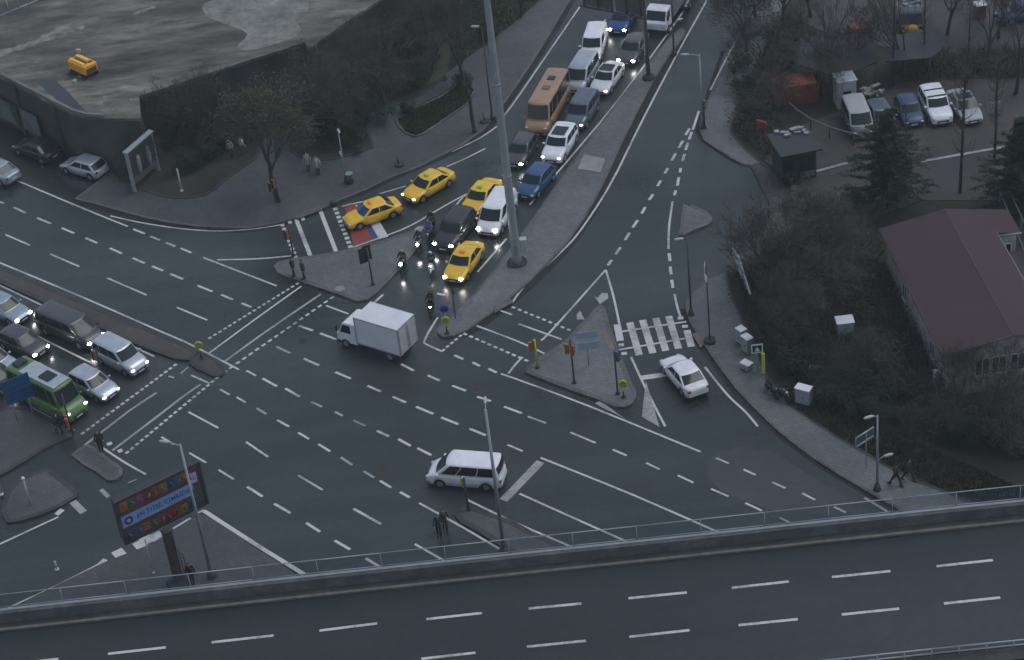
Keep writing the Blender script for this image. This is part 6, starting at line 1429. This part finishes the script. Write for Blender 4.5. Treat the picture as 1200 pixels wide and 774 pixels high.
# tangled undergrowth and leaf litter: uncountable
def inside(p, poly):
    r = False; n = len(poly)
    for i in range(n):
        a, b_ = poly[i], poly[(i+1) % n]
        if (a[1] > p[1]) != (b_[1] > p[1]) and p[0] < (b_[0]-a[0])*(p[1]-a[1])/(b_[1]-a[1])+a[0]: r = not r
    return r
def brush(name, pix, n, hmax, seed, leaf=.5, m_=None, m2=None):
    rnd = random.Random(seed); poly = [(p.x, p.y) for p in P2(pix, .2)]; xs = [p[0] for p in poly]; ys = [p[1] for p in poly]; mb = MB(); k = 0
    while k < n:
        p = (rnd.uniform(min(xs), max(xs)), rnd.uniform(min(ys), max(ys)))
        if not inside(p, poly): continue
        k += 1; hh_ = hmax*rnd.uniform(.4,1)
        for j in range(9):
            a = rnd.random()*6.28; l = hh_*rnd.uniform(.3,.8); q0 = Vector((p[0], p[1], .15)); q1 = q0+Vector((math.cos(a)*l*.5, math.sin(a)*l*.5, hh_*rnd.uniform(.35,.6))); q2 = q1+Vector((math.cos(a+.5)*l*.5, math.sin(a+.5)*l*.5, hh_*rnd.uniform(.0,.5)))
            mb.tube([q0, q1, q2], [.028,.018,.006], 3, cap=False)
        for j in range(int(22*leaf)):
            q = Vector((p[0]+rnd.gauss(0,.5), p[1]+rnd.gauss(0,.5), .2+hh_*rnd.random()*.8)); a = rnd.random()*6.28; s = rnd.uniform(.06,.13); u = Vector((math.cos(a), math.sin(a), rnd.uniform(-.5,.5)))*s; v = Vector((-math.sin(a), math.cos(a), rnd.uniform(-.5,.5)))*s*.7
            mb.add([q-u, q-v, q+u, q+v], [(0,1,2,3)], 1)
    o_ = mb.build(name, [m_ or TWIGD, m2 or LF_G]); tag(o_, 'tangled dark undergrowth covering '+name.replace('_',' '), 'undergrowth', kind='stuff'); o_.name = 'undergrowth'
brush('the_park_thicket', [(345,150),(395,165),(430,165),(425,145),(440,128),(500,100),(520,60),(560,-40),(460,-50),(380,50),(340,90),(245,105),(180,125),(180,180),(290,170),(310,150)], 1300, 2.3, 5, .3, m2=LF_B)
brush('the_east_slope', [(862,322),(880,370),(900,412),(925,436),(960,446),(1010,462),(1080,492),(1140,515),(1250,560),(1300,520),(1115,470),(1080,430),(1040,330),(1025,270),(1000,262),(945,275),(915,300)], 1900, 2.0, 6, .28)
brush('the_roadside_verge', [(905,30),(870,110),(860,150),(890,180),(920,190),(915,140),(925,95),(940,20)], 260, 1.7, 7, .5, m2=LF_B)
brush('the_yard_edges', [(1030,85),(1060,95),(1180,90),(1240,100),(1240,55),(1110,62),(1040,76)], 260, 1.4, 8, .5, m2=LF_B)
def grass(name, pix, n, z, seed, label):
    rnd = random.Random(seed); poly = [(p.x, p.y) for p in P2(pix, z)]; xs = [p[0] for p in poly]; ys = [p[1] for p in poly]; mb = MB(); k = 0
    while k < n:
        p = (rnd.uniform(min(xs), max(xs)), rnd.uniform(min(ys), max(ys)))
        if not inside(p, poly): continue
        k += 1; a = rnd.random()*6.28; s = .05; h_ = rnd.uniform(.08,.22); mb.add([(p[0]-s*math.cos(a), p[1]-s*math.sin(a), z), (p[0]+s*math.cos(a), p[1]+s*math.sin(a), z), (p[0]+rnd.gauss(0,.06), p[1]+rnd.gauss(0,.06), z+h_)], [(0,1,2)])
    tag(mb.build(name, leafmat(name, *(((.030,.040,.014), (.065,.078,.030)) if 'slope' not in name else ((.035,.031,.016), (.075,.064,.034))))), label, 'grass', kind='stuff')
grass('lawn_grass', [(466,141),(475,155),(487,159),(510,147),(548,120),(555,106),(545,94),(515,116),(480,131)], 6000, .22, 1, 'short dark grass on the small kerbed lawn')
grass('verge_grass', [(525,85),(560,58),(600,29),(640,-6),(600,-40),(560,-30),(530,30)], 8000, .23, 2, 'rough grass between the park thicket and the tall mast')
grass('slope_grass', [(905,455),(930,478),(980,510),(1040,545),(1110,576),(1180,603),(1260,600),(1100,530),(1000,490),(940,450)], 9000, .16, 3, 'rough brownish grass along the lower slope beside the east pavement')

# ================================================================== thin dusk haze: closed box round camera and scene
hz = MB(); hz.box((0, 160, 45), (900, 1000, 93))
hm = bpy.data.materials.new('haze'); hm.use_nodes = True; t_ = hm.node_tree; t_.nodes.clear()
ho = t_.nodes.new('ShaderNodeOutputMaterial'); pv = t_.nodes.new('ShaderNodeVolumePrincipled'); pv.inputs['Color'].default_value = (.80,.94,.96,1); pv.inputs['Density'].default_value = .00036; pv.inputs['Anisotropy'].default_value = .2
t_.links.new(pv.outputs[0], ho.inputs['Volume'])
tag(hz.build('haze', hm), 'thin bluish dusk haze over the whole junction', 'haze', kind='stuff')
